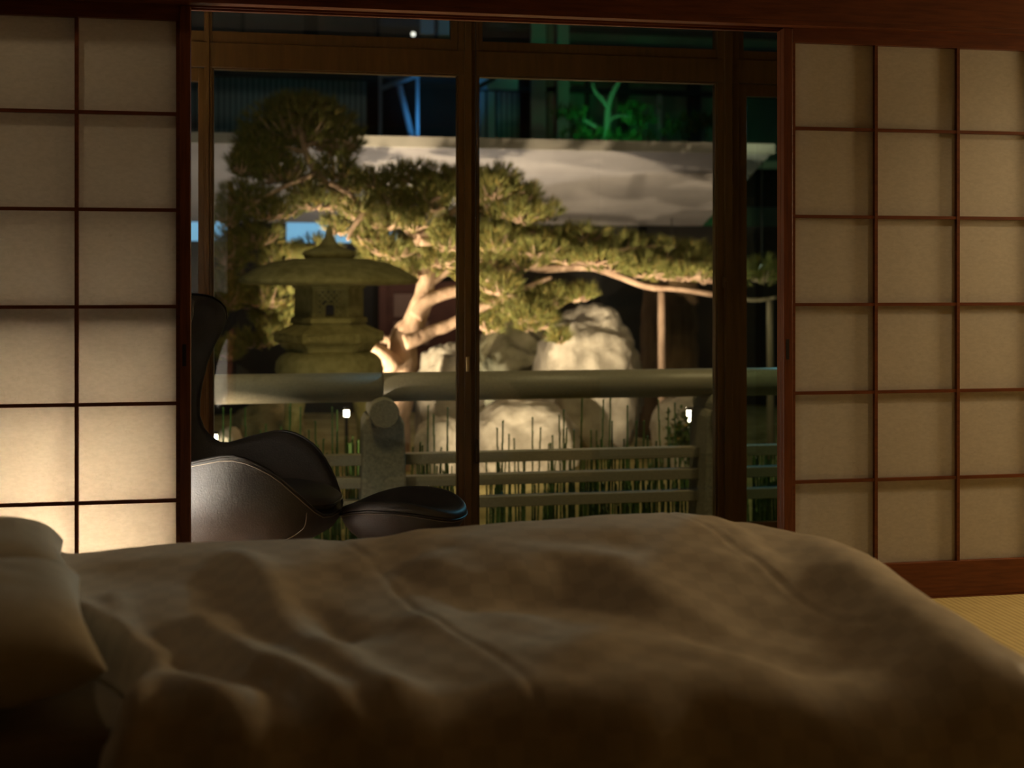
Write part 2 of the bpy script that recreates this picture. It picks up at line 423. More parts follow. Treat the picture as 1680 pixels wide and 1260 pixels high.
q = MB(); q.box(lk.x - 0.012, lk.x + 0.012, YW0 - 0.028, YW0 - 0.010, lk.z - 0.02, lk.z + 0.03); q.box(lk.x - 0.005, lk.x + 0.008, YW0 - 0.035, YW0 - 0.028, lk.z - 0.07, lk.z + 0.01)
q.build('latch', M['sash'], p_r, bevel=0.003)
# bead chain of the blind
bc = at(780.5, 30, YW0 - 0.03)
zb = at(780.5, 738, YW0 - 0.03).z
ch = thing('blind_chain', 'thin bead chain hanging at the right edge of the central window post', 'blind chain', (bc.x, YW0 - 0.03, zb - 0.06))
q = MB(); z = zb
pts, rr = [], []
while z < 2.5:
    pts += [Vector((bc.x, YW0 - 0.03, z)), Vector((bc.x, YW0 - 0.03, z + 0.006))]; rr += [0.0042, 0.0012]; z += 0.012
q.tube(pts, rr, 6); q.build('chain', M['bead'], ch, smooth=True)
q = MB(); q.tube([Vector((bc.x + 0.004, YW0 - 0.03, zb - 0.06 + h)) for h in (0, 0.004, 0.1, 0.106)], [0.006, 0.009, 0.008, 0.004], 10)
o = q.build('pull_handle', M['clear'], ch, smooth=True); o['label'] = 'clear plastic pull handle'

# ------------------------------------------------------------------ paper floor lamp behind the left screens
LP = Vector((-0.78, 4.43, VZ))
lp = thing('paper_floor_lamp', 'slim paper floor lamp glowing behind the left shoji screens beside the chair', 'lamp', LP)
MB().lathe([(0.10, 0.0), (0.105, 0.012), (0.02, 0.02), (0.012, 0.25)], 24, LP).build('base', M['black'], lp, smooth=False)
MB().lathe([(0.08, 0.24), (0.092, 0.255), (0.095, 0.41), (0.092, 0.565), (0.08, 0.58)], 24, LP).build('lamp_shade', M['lamp_shade'], lp, smooth=True)

# ------------------------------------------------------------------ recessed downlights: one over the tatami, two added as fill
def downlight(DL, label, power, col, size, dx=0.0, dy=0.0):
    dl = thing('ceiling_light', label, 'ceiling light', DL - Vector((0, 0, .03)), 'recessed ceiling lights')
    MB().lathe([(.075, -.012), (.078, -.004), (.078, .0), (.055, .0)], 28, DL).build('rim', M['steel'], dl)
    MB().lathe([(.050, -.006), (.050, .0)], 24, DL).build('lens', M['downlight'], dl)
    spot('downlight_beam', DL - Vector((0, 0, .02)), DL + Vector((dx, dy, -2)), power, col, size, 1.0, .045, dl)
downlight(Vector((2.82, 3.28, 2.62)), 'recessed ceiling downlight above the tatami by the right shoji screens', LIGHTS['room'], (1.0, .74, .40), 98, -.15)
downlight(Vector((-1.0, 3.68, 2.62)), 'added fill downlight beyond the head of the bed by the left screens', LIGHTS['room_left'], (1.0, .78, .48), 130, .7, -.5)  # added fill: lifts the pillows and the left of the bed
downlight(Vector((3.3, 4.72, 2.50)), 'added veranda downlight backlighting the right shoji screens', LIGHTS['room_veranda'], (1.0, .74, .42), 110)  # added to brighten the upper right shoji from behind

RL = Vector((4.25, 3.58, 0.0))
rl_ = thing('fill_lamp', 'added standing fill lamp, unseen in the far right corner of the bedroom', 'lamp', RL)  # unseen lamp added as low side fill for lintel, shoji and bed
MB().lathe([(0.14, 0.0), (0.145, 0.02), (0.02, 0.03), (0.013, 0.05), (0.013, 1.42)], 24, RL).build('base', M['black'], rl_)
MB().lathe([(0.11, 1.40), (0.14, 1.42), (0.16, 1.58), (0.14, 1.74), (0.11, 1.76)], 28, RL).build('lamp_shade', M['fill_shade'], rl_, smooth=True)

# ------------------------------------------------------------------ bed
BY0, BY1, BX0, BX1 = 2.13, 3.10, -1.05, 1.0
bed = thing('bed_base', 'dark low wooden bed base under the mattress', 'bed', ((BX0 + BX1) / 2, (BY0 + BY1) / 2, 0))
def slab(x0, x1, y0, y1, z0, z1, cut=.5):
    q = MB(); pl = [(x0, y0), (x1 - cut, y0), (x1 - cut * .35, y0 + .12), (x1, y0 + cut * .8), (x1, y1 - .22), (x1 - .2, y1), (x0, y1)]
    a = [q.b.verts.new((x, y, z0)) for x, y in pl]; b = [q.b.verts.new((x, y, z1)) for x, y in pl]; n = len(pl)
    for i in range(n): q.b.faces.new((a[i], a[(i + 1) % n], b[(i + 1) % n], b[i]))
    q.b.faces.new(list(reversed(a))); q.b.faces.new(b); return q
slab(BX0 - 0.03, BX1 + 0.01, BY0 - 0.02, BY1 + 0.01, 0.07, 0.2).build('platform', M['bedbase'], bed, bevel=0.008)
slab(BX0 + 0.05, BX1 - 0.05, BY0 + 0.08, BY1 - 0.08, 0.0, 0.07).build('plinth', M['bedbase'], bed)
mt = slab(BX0, BX1, BY0, BY1, 0.2, 0.36).build('mattress', M['mattress'], None, bevel=0.03)
tag(mt, 'thick mattress lying on the dark bed base under the duvet', 'mattress')

ZFAR = [(-0.62, .462), (-.27, .482), (.02, .481), (.09, .473), (.18, .478), (.32, .496), (.6, .507), (.80, .516), (.96, .516), (1.06, .506), (1.14, .485)]
ZNEAR = [(-.6, .44), (-.3, .435), (.3, .435), (.8, .42), (1.3, .405)]
SEAMS = [[(520, 880), (548, 893), (600, 928), (640, 962), (690, 1004), (740, 1030), (800, 1056), (850, 1084), (900, 1125), (935, 1165), (952, 1230)],
         [(1040, 866), (1100, 882), (1150, 897), (1230, 930), (1300, 960), (1380, 990), (1440, 1003)]]
RIDGES = [([(385, 925), (430, 965), (470, 1020), (540, 1060), (640, 1110)], 0.020, 0.035),
          ([(330, 1020), (420, 1080), (500, 1100), (600, 1160), (640, 1172)], 0.022, 0.032),
          ([(300, 1120), (400, 1150), (520, 1185), (640, 1245)], 0.018, 0.03),
          ([(700, 1010), (800, 960), (900, 935), (1010, 945), (1120, 990)], 0.014, 0.06),
          ([(190, 985), (206, 1040), (214, 1090), (210, 1140)], 0.009, 0.02),
          ([(560, 940), (680, 905), (800, 890), (930, 900)], 0.010, 0.05),
          ([(900, 1060), (1050, 1040), (1200, 1050), (1350, 1090)], 0.010, 0.06),
          ([(1050, 1140), (1180, 1130), (1300, 1160)], 0.010, 0.04)]
DIPS = [([(770, 985), (860, 975), (920, 970)], -0.022, 0.06), ([(640, 945), (720, 925)], -0.010, 0.04),
        ([(430, 1105), (520, 1135), (600, 1185)], -0.016, 0.025), ([(520, 1000), (560, 1030)], -0.012, 0.03), ([(830, 1150), (960, 1160)], -0.015, 0.07),
        ([(300, 1075), (360, 1110)], -0.012, 0.03), ([(1150, 1010), (1300, 1040)], -0.012, 0.06)]
def flat(pl, z=0.45): return [onz(x, y, z).to_2d() for x, y in pl]
def dist_pl(p, pl):
    best = 9.0
    for a, b in zip(pl, pl[1:]):
        ab = b - a; t = max(0, min(1, (p - a).dot(ab) / max(ab.length_squared, 1e-9)))
        best = min(best, (p - (a + ab * t)).length)
    return best
seam2 = [flat(s_) for s_ in SEAMS]
ridge2 = [(flat(a), h, w_) for a, h, w_ in RIDGES + DIPS]
def duvet_z(x, y):
    zf = lerp_table(ZFAR, x); zn = lerp_table(ZNEAR, x)
    z = zn + (zf - zn) * sst(2.35, 2.98, y)
    p = Vector((x, y))
    fade = 1 - sst(2.85, 3.02, y)
    for pl, h, w_ in ridge2:
        d = dist_pl(p, pl)
        if d < 4 * w_: z += 1.15 * h * math.exp(-(d / (1.35 * w_)) ** 2) * fade
    z += 0.016 * fade * noise.noise(Vector((x * 3.1, y * 4.3, 1.7))) + 0.009 * noise.noise(Vector((x * 8, y * 7, 4.0)))*fade
    z += 0.0006 * noise.noise(Vector((x * 26, y * 16, 9)))
    z += 0.055 * math.exp(-((x - 1.25) / 0.11) ** 2) * (1 - sst(2.55, 2.95, y)) * sst(1.9, 2.25, y)
    z -= 0.030 * math.exp(-((x - 0.98) / 0.16) ** 2) * (1 - sst(2.35, 2.7, y))
    for pl in seam2:
        d = dist_pl(p, pl)
        if d < 0.08:
            z += -0.0026 * math.exp(-(d / 0.006) ** 2) + 0.0011 * math.exp(-((d - 0.018) / 0.012) ** 2)
    return z
NU, NV = 230, 150
bm = bmesh.new(); uvl = bm.loops.layers.uv.new('UVMap')
grid = []; UV = {}
R_ = 0.11
for j in range(NV + 1):
    v = j / NV; row = []
    sy = 1.60 + v * (3.66 - 1.60)
    for i in range(NU + 1):
        u = i / NU
        yc = max(2.06, min(3.08, sy))
        xl = -0.31 - 0.36 * sst(2.15, 3.05, yc) + 0.02 * math.sin(yc * 9)
        sx = xl + u * (1.78 - xl)
        ex = 1.31 - 0.17 * sst(2.72, 3.12, yc)
        x, dz = sx, 0.0
        if sx > ex:
            a = (sx - ex) / 0.16
            if a < 1.35: x = ex + 0.16 * math.sin(a); dz += 0.16 * (1 - math.cos(a))
            else: x = ex + 0.16 * math.sin(1.35) + 0.04 * (sx - ex - 0.216); dz += 0.16 * (1 - math.cos(1.35)) + (sx - ex - 0.216) * 0.97
        y = sy; fold = 0.0
        kq = sst(0.40, 1.20, sx); yn = 2.08 + 0.08 * kq; R_ = 0.11 + 0.07 * kq
        if sy < yn:
            a = (yn - sy) / R_
            if a < 1.45: y = yn - R_ * math.sin(a); dz += R_ * (1 - math.cos(a))
            else: y = yn - R_ * math.sin(1.45) - 0.10 * (yn - sy - 1.45 * R_); dz += R_ * (1 - math.cos(1.45)) + (yn - sy - 1.45 * R_) * 0.97
            fold = sst(0.0, 0.25, yn - sy) * (0.02 - 0.01 * kq) * (math.sin(sx * 17 + 2.0 * math.sin(sx * 3)) + 0.4 * math.sin(sx * 29 + 1))
            y += fold
        if sy > 3.06:
            a = (sy - 3.06) / 0.14
            if a < 1.4: y = 3.06 + 0.14 * math.sin(a); dz += 0.14 * (1 - math.cos(a))
            else: y = 3.06 + 0.14 * math.sin(1.4) + 0.05 * (sy - 3.06 - 1.4 * 0.14); dz += 0.14 * (1 - math.cos(1.4)) + (sy - 3.06 - 1.4 * 0.14) * 0.97
        if sx > ex + 0.1: x += sst(0.1, 0.4, sx - ex) * 0.016 * math.sin(sy * 24)
        # the turned, puffed head end
        e = 1 - sst(0.0, 0.06, sx - xl)
        z = duvet_z(min(x, 1.5), max(2.0, min(3.08, y))) - dz - 0.075 * e * e
        z += 0.014 * math.exp(-((sx - xl - 0.06) / 0.035) ** 2)
        vt = bm.verts.new((x, y, max(z, 0.02 + 0.0005 * i / NU))); UV[vt] = (sx, sy); row.append(vt)
    grid.append(row)
for j in range(NV):
    for i in range(NU):
        f = bm.faces.new((grid[j][i], grid[j][i + 1], grid[j + 1][i + 1], grid[j + 1][i])); f.smooth = True
        for lp_ in f.loops: lp_[uvl].uv = UV[lp_.vert]
me = bpy.data.meshes.new('duvet'); 
bmesh.ops.translate(bm, verts=bm.verts, vec=(-0.4, -2.6, -0.385))
bm.to_mesh(me); bm.free(); me.materials.append(M['linen'])
dv = bpy.data.objects.new('duvet', me); C.objects.link(dv); dv.location = (0.4, 2.6, 0.385); WORLD['duvet'] = dv.location.copy()
sd = dv.modifiers.new('thick', 'SOLIDIFY'); sd.thickness = 0.025; sd.offset = -1.0
tag(dv, 'rumpled cream damask duvet spread over the whole bed', 'duvet')

def pillow(label, cx, cy, cz, lx, ly, h, rot, tip):
    """a puffed pillow with pinched corners; lx across, ly along the head of the bed"""
    bm_ = MB(); n = 28
    def P(a, b, s_):
        # a, b in [-1, 1]
        pin = 1 - 0.10 * (abs(a) ** 1.0) * (1 - abs(b) ** 6) * 0 
        x = a * lx / 2 * (1 - 0.07 * (1 - b * b) ** 1 * abs(a) ** 4); y = b * ly / 2 * (1 - 0.07 * (1 - a * a) * abs(b) ** 4)
        th = h / 2 * (max(0, (1 - a ** 4)) ** 0.55) * (max(0, (1 - b ** 4)) ** 0.55)
        wr = 0.006 * noise.noise(Vector((a * 4 + cx * 9, b * 4, s_ * 2.0))) * (1 - max(abs(a), abs(b)) ** 4)
        z = s_ * (th * (1.0 if s_ > 0 else 0.75)) + wr
        return Vector((x, y, z))
    top = [[bm_.b.verts.new(P(-1 + 2 * i / n, -1 + 2 * j / n, 1)) for i in range(n + 1)] for j in range(n + 1)]
    bot = [[(top[j][i] if i in (0, n) or j in (0, n) else bm_.b.verts.new(P(-1 + 2 * i / n, -1 + 2 * j / n, -1))) for i in range(n + 1)] for j in range(n + 1)]
    for j in range(n):
        for i in range(n):
            bm_.b.faces.new((top[j][i], top[j][i + 1], top[j + 1][i + 1], top[j + 1][i]))
            bm_.b.faces.new((bot[j][i], bot[j + 1][i], bot[j + 1][i + 1], bot[j][i + 1]))
    o = bm_.build('pillow', M['pillow'], None, smooth=True, origin=(0, 0, 0))
    o.location = (cx, cy, cz); o.rotation_euler = (tip[0], tip[1], rot); o.modifiers.new('s', 'SUBSURF').levels = 1
    return tag(o, label, 'pillow', 'bed pillows')
pillow('cream pillow nearest the camera at the lower left of the bed', -0.66, 2.28, 0.478, 0.60, 0.42, 0.21, 0.27, (0.18, -0.05))
pillow('cream pillow farther back at the left, behind the nearest pillow', -0.785, 2.765, 0.472, 0.60, 0.42, 0.22, 0.25, (0.05, -0.08))

# ------------------------------------------------------------------ lounge chair
CH = Vector((-0.265, 4.728, VZ)); CR_ = math.radians(-13.5)
chair = thing('lounge_chair', 'black leather winged lounge chair standing behind the left shoji screen', 'chair', CH, rz=CR_)
rim = [(.43, 0, .268), (.395, .17, .275), (.325, .285, .375), (.24, .345, .465), (.12, .362, .515), (-.02, .345, .49), (-.135, .315, .47), (-.212, .29, .58), (-.175, .27, .80), (-.085, .245, .985), (-.115, .16, 1.06), (-.17, 0, 1.075)]
o1 = [(.415, 0, .20), (.375, .19, .2), (.30, .315, .26), (.21, .372, .33), (.09, .40, .345), (-.07, .39, .34), (-.22, .36, .36), (-.33, .33, .47), (-.34, .31, .74), (-.28, .27, .97), (-.28, .165, 1.055), (-.29, 0, 1.068)]
o2 = [(.29, 0, .15), (.26, .18, .15), (.22, .265, .16), (.14, .31, .18), (.03, .335, .19), (-.1, .33, .2), (-.25, .31, .24), (-.40, .27, .38), (-.44, .23, .66), (-.40, .18, .90), (-.38, .1, 1.0), (-.38, 0, 1.015)]
o3 = [(.14, 0, .13), (.12, .1, .13), (.09, .14, .13), (.05, .16, .135), (0, .17, .14), (-.08, .17, .15), (-.2, .17, .175), (-.38, .15, .29), (-.47, .1, .58), (-.475, .08, .75), (-.465, .05, .82), (-.465, 0, .84)]
i1 = [(.395, 0, .285), (.36, .15, .292), (.295, .25, .385), (.215, .302, .468), (.10, .318, .52), (-.025, .302, .498), (-.13, .272, .482), (-.195, .248, .59), (-.16, .23, .795), (-.07, .20, .965), (-.085, .12, 1.028), (-.12, 0, 1.042)]
i2 = [(.3, 0, .25), (.28, .14, .25), (.24, .21, .27), (.16, .24, .29), (.06, .25, .30), (-.08, .24, .31), (-.2, .22, .35), (-.28, .19, .5), (-.28, .17, .72), (-.23, .13, .88), (-.22, .08, .94), (-.22, 0, .96)]
def full(h):
    half = cr(h, 3)
    return half + [Vector((p.x, -p.y, p.z)) for p in reversed(half[1:-1])]
def close_strip(mb, ring):
    n = len(ring); h = n // 2
    for i in range(h):
        a, b = ring[i], ring[i + 1]
        c, d = ring[(n - i - 1) % n], ring[(n - i) % n]
        vs = []
        for q_ in (a, b, c, d):
            if q_ not in vs: vs.append(q_)
        if len(vs) >= 3: mb.b.faces.new(vs)
m1 = MB(); Rg = m1.loft([full(rim), full(o1), full(o2), full(o3)], cap=False); close_strip(m1, Rg[-1])
m1.build('outer_shell', M['leather'], chair, smooth=True, sub=1, local=True)
m2 = MB(); Rg = m2.loft([full(rim), [a.lerp(b, .5) + (a - b).cross(Vector((0, 0, 0))) for a, b in zip(full(rim), full(i1))], full(i1), full(i2)], cap=False); close_strip(m2, Rg[-1])
m2.build('inner_shell', M['leather'], chair, smooth=True, sub=1, local=True)
rl = full(rim); rl2 = [p + (q_ - p) * 0.05 for p, q_ in zip(full(rim), full(o1))]
m3 = MB(); m3.tube(rl + [rl[0], rl[1]], 0.0055, 8, cap=False); m3.build('edge_piping', M['piping'], chair, smooth=True, local=True)
m3 = MB(); m3.tube([p + (q_ - p) * 0.09 + (p - Vector((-.1, 0, p.z))).normalized() * 0.004 for p, q_ in zip(full(rim), full(o1))] + [rl2[0]], 0.0018, 6, cap=False)
m3.build('edge_stitching', M['thread'], chair, smooth=True, local=True)['label'] = 'pale stitching'
sm = cr([(.352, -.2415, .30), (.345, -.262, .245), (.262, -.265, .195), (.15, -.24, .158)], 8)
m3 = MB(); m3.tube(sm, 0.0022, 6); m3.build('panel_seam', M['thread'], chair, smooth=True, local=True)
# loose seat cushion with a nose over the front edge
def soft_slab(mb, cx, cy, cz, lx, ly, h, n=10, p=3.2, bend=0.0, taper=0.0):
    rings = []
    for k_ in range(n + 1):
        ph = -math.pi / 2 + math.pi * k_ / n
        r = max(0.02, math.cos(ph)) ** 0.45; z = math.sin(ph) * h / 2
        ring = []
        for a in range(40):
            t = 2 * math.pi * a / 40
            c_, s_ = math.cos(t), math.sin(t)
            x = math.copysign(abs(c_) ** (2 / p), c_) * lx / 2 * r; y = math.copysign(abs(s_) ** (2 / p), s_) * ly / 2 * r
            y *= 1 - taper * (x / lx)
            ring.append(Vector((cx + x, cy + y, cz + z + bend * ((x / lx * 2) ** 2) * -1 + 0.25 * bend * (y / ly * 2) ** 2)))
        rings.append(ring)
    mb.loft(rings)
cu = MB(); soft_slab(cu, .118, 0, .318, .60, .44, .085, bend=0.02, taper=0.15)
cu.build('seat_cushion', M['leather'], chair, smooth=True, local=True)
cu = MB(); ring = []
for a in range(41):
    t = 2 * math.pi * a / 40; c_, s_ = math.cos(t), math.sin(t); p = 3.2
    x = math.copysign(abs(c_) ** (2 / p), c_) * .30; y = math.copysign(abs(s_) ** (2 / p), s_) * .22; y *= 1 - .15 * x / .60
    ring.append(Vector((.118 + x * 1.004, y * 1.004, .318 - .02 * (x / .30) ** 2 + .005 * (y / .22) ** 2)))
cu.tube(ring, 0.004, 6, cap=False); cu.build('cushion_piping', M['piping'], chair, smooth=True, local=True)
MB().lathe([(.03, -.06), (.028, .10), (.06, .15)], 20, (-.05, 0, 0)).build('column', M['steel'], chair, smooth=True, local=True)
q = MB()
for a in range(4):
    t = math.pi / 4 + a * math.pi / 2
    q.tube([(-.05, 0, .045), (-.05 + .15 * math.cos(t), .15 * math.sin(t), .035), (-.05 + .3 * math.cos(t), .3 * math.sin(t), .012)], [.03, .024, .012], 10)
q.build('star_base', M['steel'], chair, smooth=True, local=True)

# ------------------------------------------------------------------ footstool
FS = Vector((0.385, 4.63, VZ))
fs = thing('footstool', 'black leather saddle shaped footstool standing before the lounge chair', 'footstool', FS, rz=math.radians(-27))
def stool_ring(kx, ky, zf, n=48):
    out = []
    for a in range(n):
        t = 2 * math.pi * a / n; c_, s_ = math.cos(t), math.sin(t)
        out.append(Vector((.235 * kx * math.copysign(abs(c_) ** .85, c_), .20 * ky * math.copysign(abs(s_) ** .85, s_), zf(c_, s_))))
    return out
sad = lambda hi, lo: (lambda c_, s_: lo + (hi - lo) * s_ * s_ + 0.004 * c_)
a1 = MB(); a1.loft([stool_ring(.45, .45, lambda c_, s_: .13), stool_ring(.74, .78, lambda c_, s_: .155), stool_ring(.93, .96, sad(.235, .195)), stool_ring(1.0, 1.0, sad(.282, .232)), stool_ring(.97, .97, sad(.290, .240)), stool_ring(.8, .8, sad(.285, .240))], cap=True)
a1.build('shell', M['leather'], fs, smooth=True, sub=1, local=True)
a1 = MB(); a1.loft([stool_ring(.80, .80, sad(.272, .226)), stool_ring(.985, .985, sad(.280, .230)), stool_ring(1.015, 1.015, sad(.290, .242)), stool_ring(1.02, 1.01, sad(.302, .254)), stool_ring(.99, .965, sad(.318, .268)), stool_ring(.90, .86, sad(.322, .274)), stool_ring(.70, .62, sad(.295, .265)), stool_ring(.35, .3, sad(.268, .258)), stool_ring(.05, .05, sad(.262, .258))], cap=True)
a1.build('top_cushion', M['leather'], fs, smooth=True, sub=1, local=True)
rr_ = stool_ring(1.012, 1.012, sad(.285, .236)); a1 = MB(); a1.tube(rr_ + [rr_[0], rr_[1]], .0045, 6, cap=False); a1.build('edge_piping', M['piping'], fs, smooth=True, local=True)
rr_ = stool_ring(1.004, 1.004, sad(.277, .228)); a1 = MB(); a1.tube(rr_ + [rr_[0]], .0014, 6, cap=False); a1.build('edge_stitching', M['thread'], fs, smooth=True, local=True)['label'] = 'pale stitching'
MB().lathe([(.028, -.06), (.026, .08), (.05, .14)], 20).build('column', M['steel'], fs, smooth=True, local=True)
q = MB()
for a in range(4):
    t = math.pi / 4 + a * math.pi / 2
    q.tube([(0, 0, .04), (.12 * math.cos(t), .12 * math.sin(t), .03), (.22 * math.cos(t), .22 * math.sin(t), .011)], [.026, .02, .011], 10)
q.build('star_base', M['steel'], fs, smooth=True, local=True)

for r_ in (chair, fs):
    for c_ in r_.children:
        if not c_.name.startswith('star_base'): c_.location.z = -VZ
# ------------------------------------------------------------------ garden ground
GZ = -0.4
bmg = MB(); g_ = bmg.b
nx, ny = 60, 60
gv = [[g_.verts.new((-14 + 34 * i / nx, YW1 + 22 * j / ny, GZ + 0.05 * noise.noise(Vector((i * .5, j * .6, 0))) * min(1, max(0, (j - 5) / 6)))) for i in range(nx + 1)] for j in range(ny + 1)]
for j in range(ny):
    for i in range(nx): g_.faces.new((gv[j][i], gv[j][i + 1], gv[j + 1][i + 1], gv[j + 1][i]))
struct(bmg.build('ground', M['ground'], smooth=True))
struct(box_obj('wall_outside', M['plaster'], (RX0 - 0.1, RX1 + 0.1, YW0 + 0.02, YW1, -0.6, VZ - 0.06)))

# ------------------------------------------------------------------ stone balustrade
YR = 6.6
posts_x = [-1.46, ax(627, YR), ax(1176, YR), 4.2]
ba = thing('stone_balustrade', 'grey granite balustrade with round handrail outside the window', 'balustrade', (posts_x[1], YR, GZ))
rails = [-3.3] + posts_x[1:3] + [5.9]
ends = [(-3.3, posts_x[1]), (posts_x[1], posts_x[3]), (posts_x[3], 5.9)]
for a, b in ends:
    MB().tube([(a + .003, YR, .557), (b - .003, YR, .557)], .079, 40).build('handrail', M['granite'], ba, smooth=False)
    bpy.context.scene.collection.objects[-1].data.polygons.foreach_set('use_smooth', [len(p.vertices) == 4 for p in bpy.context.scene.collection.objects[-1].data.polygons])
for i, px_ in enumerate(posts_x):
    q = MB(); wb, wt = .132, .108
    q.prism([(px_ - wb, GZ - .05), (px_ + wb, GZ - .05), (px_ + wt, .375), (px_ + wt - .02, .415), (px_ - wt + .02, .415), (px_ - wt, .375)], YR - .15, YR + .15)
    p_ = q.build('post', M['granite_rough'], ba, bevel=.012)
    MB().tube([(px_, YR - .20, .432), (px_, YR - .195, .432), (px_, YR + .20, .432)], [.074, .078, .078], 32).build('post_head', M['granite_rough'], p_)
for a, b in ((-3.3, posts_x[0]), (posts_x[0], posts_x[1]), (posts_x[1], posts_x[2]), (posts_x[2], posts_x[3])):
    for z in (.140, .0175, -.105):
        box_obj('bar', M['granite'], (a + .09, b - .09, YR - .035, YR + .035, z, z + .058), ba, .004)

# ------------------------------------------------------------------ stone lantern
LX, LY = ax(540, 8.8), 8.8
SL = 8.70 / F
zl = lambda y: CAMZ - (y - HOR) * SL
wl = lambda p: p * SL
la = thing('stone_lantern', 'wide roofed stone garden lantern behind the railing beneath the pine', 'stone lantern', (LX, LY, GZ))
lc = (LX, LY, 0)
MB().lathe([(.004, zl(369)), (wl(4), zl(374)), (wl(7), zl(388)), (wl(14), zl(400)), (wl(24), zl(407)), (wl(40), zl(411)), (wl(45), zl(416)), (wl(40), zl(422)), (wl(36), zl(426))], 24, lc).build('finial', M['lantern'], la, smooth=True)
MB().lathe([(wl(40), zl(424)), (wl(62), zl(425)), (wl(92), zl(430)), (wl(118), zl(440)), (wl(136), zl(451)), (wl(146), zl(458)), (wl(145), zl(464)), (wl(130), zl(467)), (wl(60), zl(469))], 40, lc).build('roof', M['lantern'], la, smooth=True)
H6 = math.pi / 6
HR = .02
fb = MB(); fb.lathe([(wl(60), zl(466)), (wl(60), zl(472)), (wl(55), zl(474))], 6, lc, H6 * 0 + HR)
fb.lathe([(wl(55), zl(519)), (wl(62), zl(521)), (wl(63), zl(529))], 6, lc, HR)
# six corner posts and walls, with a pierced opening front and back
hexr = wl(56); cen = Vector((LX, LY, 0))
hv = [Vector((LX + hexr * math.cos(HR + k_ * math.pi / 3), LY + hexr * math.sin(HR + k_ * math.pi / 3), 0)) for k_ in range(6)]
def wallseg(mb, a, b, z0, z1, th=.05):
    d = (b - a).normalized(); nrm = Vector((d.y, -d.x, 0))
    if nrm.dot(a - cen) > 0: nrm = -nrm
    vs = []
    for p in (a, b, b + nrm * th, a + nrm * th):
        vs.append((mb.b.verts.new((p.x, p.y, z0)), mb.b.verts.new((p.x, p.y, z1))))
    for i in range(4):
        j = (i + 1) % 4; mb.b.faces.new((vs[i][0], vs[j][0], vs[j][1], vs[i][1]))
    mb.b.faces.new([v_[0] for v_ in vs]); mb.b.faces.new([v_[1] for v_ in vs])
for k_ in range(6):
    a, b = hv[k_], hv[(k_ + 1) % 6]; mid = (a + b) / 2
    if abs(mid.x - LX) < .05:
        wallseg(fb, a, a.lerp(b, .07), zl(520), zl(473)); wallseg(fb, a.lerp(b, .93), b, zl(520), zl(473))
        wallseg(fb, a.lerp(b, .07), a.lerp(b, .93), zl(520), zl(518)); wallseg(fb, a.lerp(b, .07), a.lerp(b, .93), zl(477), zl(473))
    else: wallseg(fb, a, b, zl(520), zl(473))
fbo = fb.build('firebox', M['lantern'], la)
# pierced lattice: a net of bars with an arch below
lt = MB(); yf = LY - hexr * math.cos(H6) + .02
x0, x1, z0, z1 = LX - wl(27), LX + wl(27), zl(518), zl(477)
for sgn in (1, -1):
    for k_ in range(-5, 9):
        xs = x0 + k_ * wl(9.0)
        p0 = [xs, z0] if sgn > 0 else [xs, z1]; p1 = [xs + (z1 - z0), z1] if sgn > 0 else [xs + (z1 - z0), z0]
        # clip in x
        def clip(pa, pb):
            t0, t1 = 0.0, 1.0; dx = pb[0] - pa[0]
            t0 = max(t0, (x0 - pa[0]) / dx); t1 = min(t1, (x1 - pa[0]) / dx)
            return None if t0 >= t1 else ([pa[0] + dx * t0, pa[1] + (pb[1] - pa[1]) * t0], [pa[0] + dx * t1, pa[1] + (pb[1] - pa[1]) * t1])
        c2 = clip(p0, p1)
        if c2:
            (xa_, za_), (xb_, zb_) = c2
            # leave the arch free
            n_ = 12; seg_ = []
            for m_ in range(n_ + 1):
                f_ = m_ / n_; xx, zz = xa_ + (xb_ - xa_) * f_, za_ + (zb_ - za_) * f_
                inside = abs(xx - LX) < wl(8) and zz < zl(497)
                if inside:
                    if len(seg_) > 1: lt.tube(seg_, wl(2.3), 6)
                    seg_ = []
                else: seg_.append(Vector((xx, yf, zz)))
            if len(seg_) > 1: lt.tube(seg_, wl(2.3), 6)
lt.tube([(LX - wl(9), yf, z0), (LX - wl(9), yf, zl(502)), (LX - wl(5), yf, zl(497)), (LX + wl(5), yf, zl(497)), (LX + wl(9), yf, zl(502)), (LX + wl(9), yf, z0)], wl(2.5), 6)
lt.build('lattice', M['lantern'], fbo)
MB().lathe([(wl(56), zl(528)), (wl(62), zl(533)), (wl(72), zl(538)), (wl(84), zl(543)), (wl(90), zl(545)), (wl(90), zl(560)), (wl(80), zl(563)), (wl(74), zl(570)), (wl(70), zl(577))], 6, lc, HR).build('platform', M['lantern'], la, bevel=.008)
cv = MB()
for k_ in range(6):
    a, b = [Vector((LX + wl(90) * math.cos(HR + q_ * math.pi / 3), LY + wl(90) * math.sin(HR + q_ * math.pi / 3), 0)) for q_ in (k_, k_ + 1)]
    for f_ in (.14, .30, .70, .86):
        p = a.lerp(b, f_); p.z = zl(552.5); d = (b - a).normalized()
        ring = [p + (d * math.cos(t) * 1.1 + Vector((0, 0, math.sin(t)))) * wl(4) for t in [2 * math.pi * m_ / 12 for m_ in range(14)]]
        cv.tube(ring, wl(1.1), 5, cap=False)
    cv.tube([a.lerp(b, .08) + Vector((0, 0, zl(547))), a.lerp(b, .92) + Vector((0, 0, zl(547)))], wl(.9), 5)
    cv.tube([a.lerp(b, .08) + Vector((0, 0, zl(558))), a.lerp(b, .92) + Vector((0, 0, zl(558)))], wl(.9), 5)
cv.build('carving', M['lantern'], la, smooth=True)
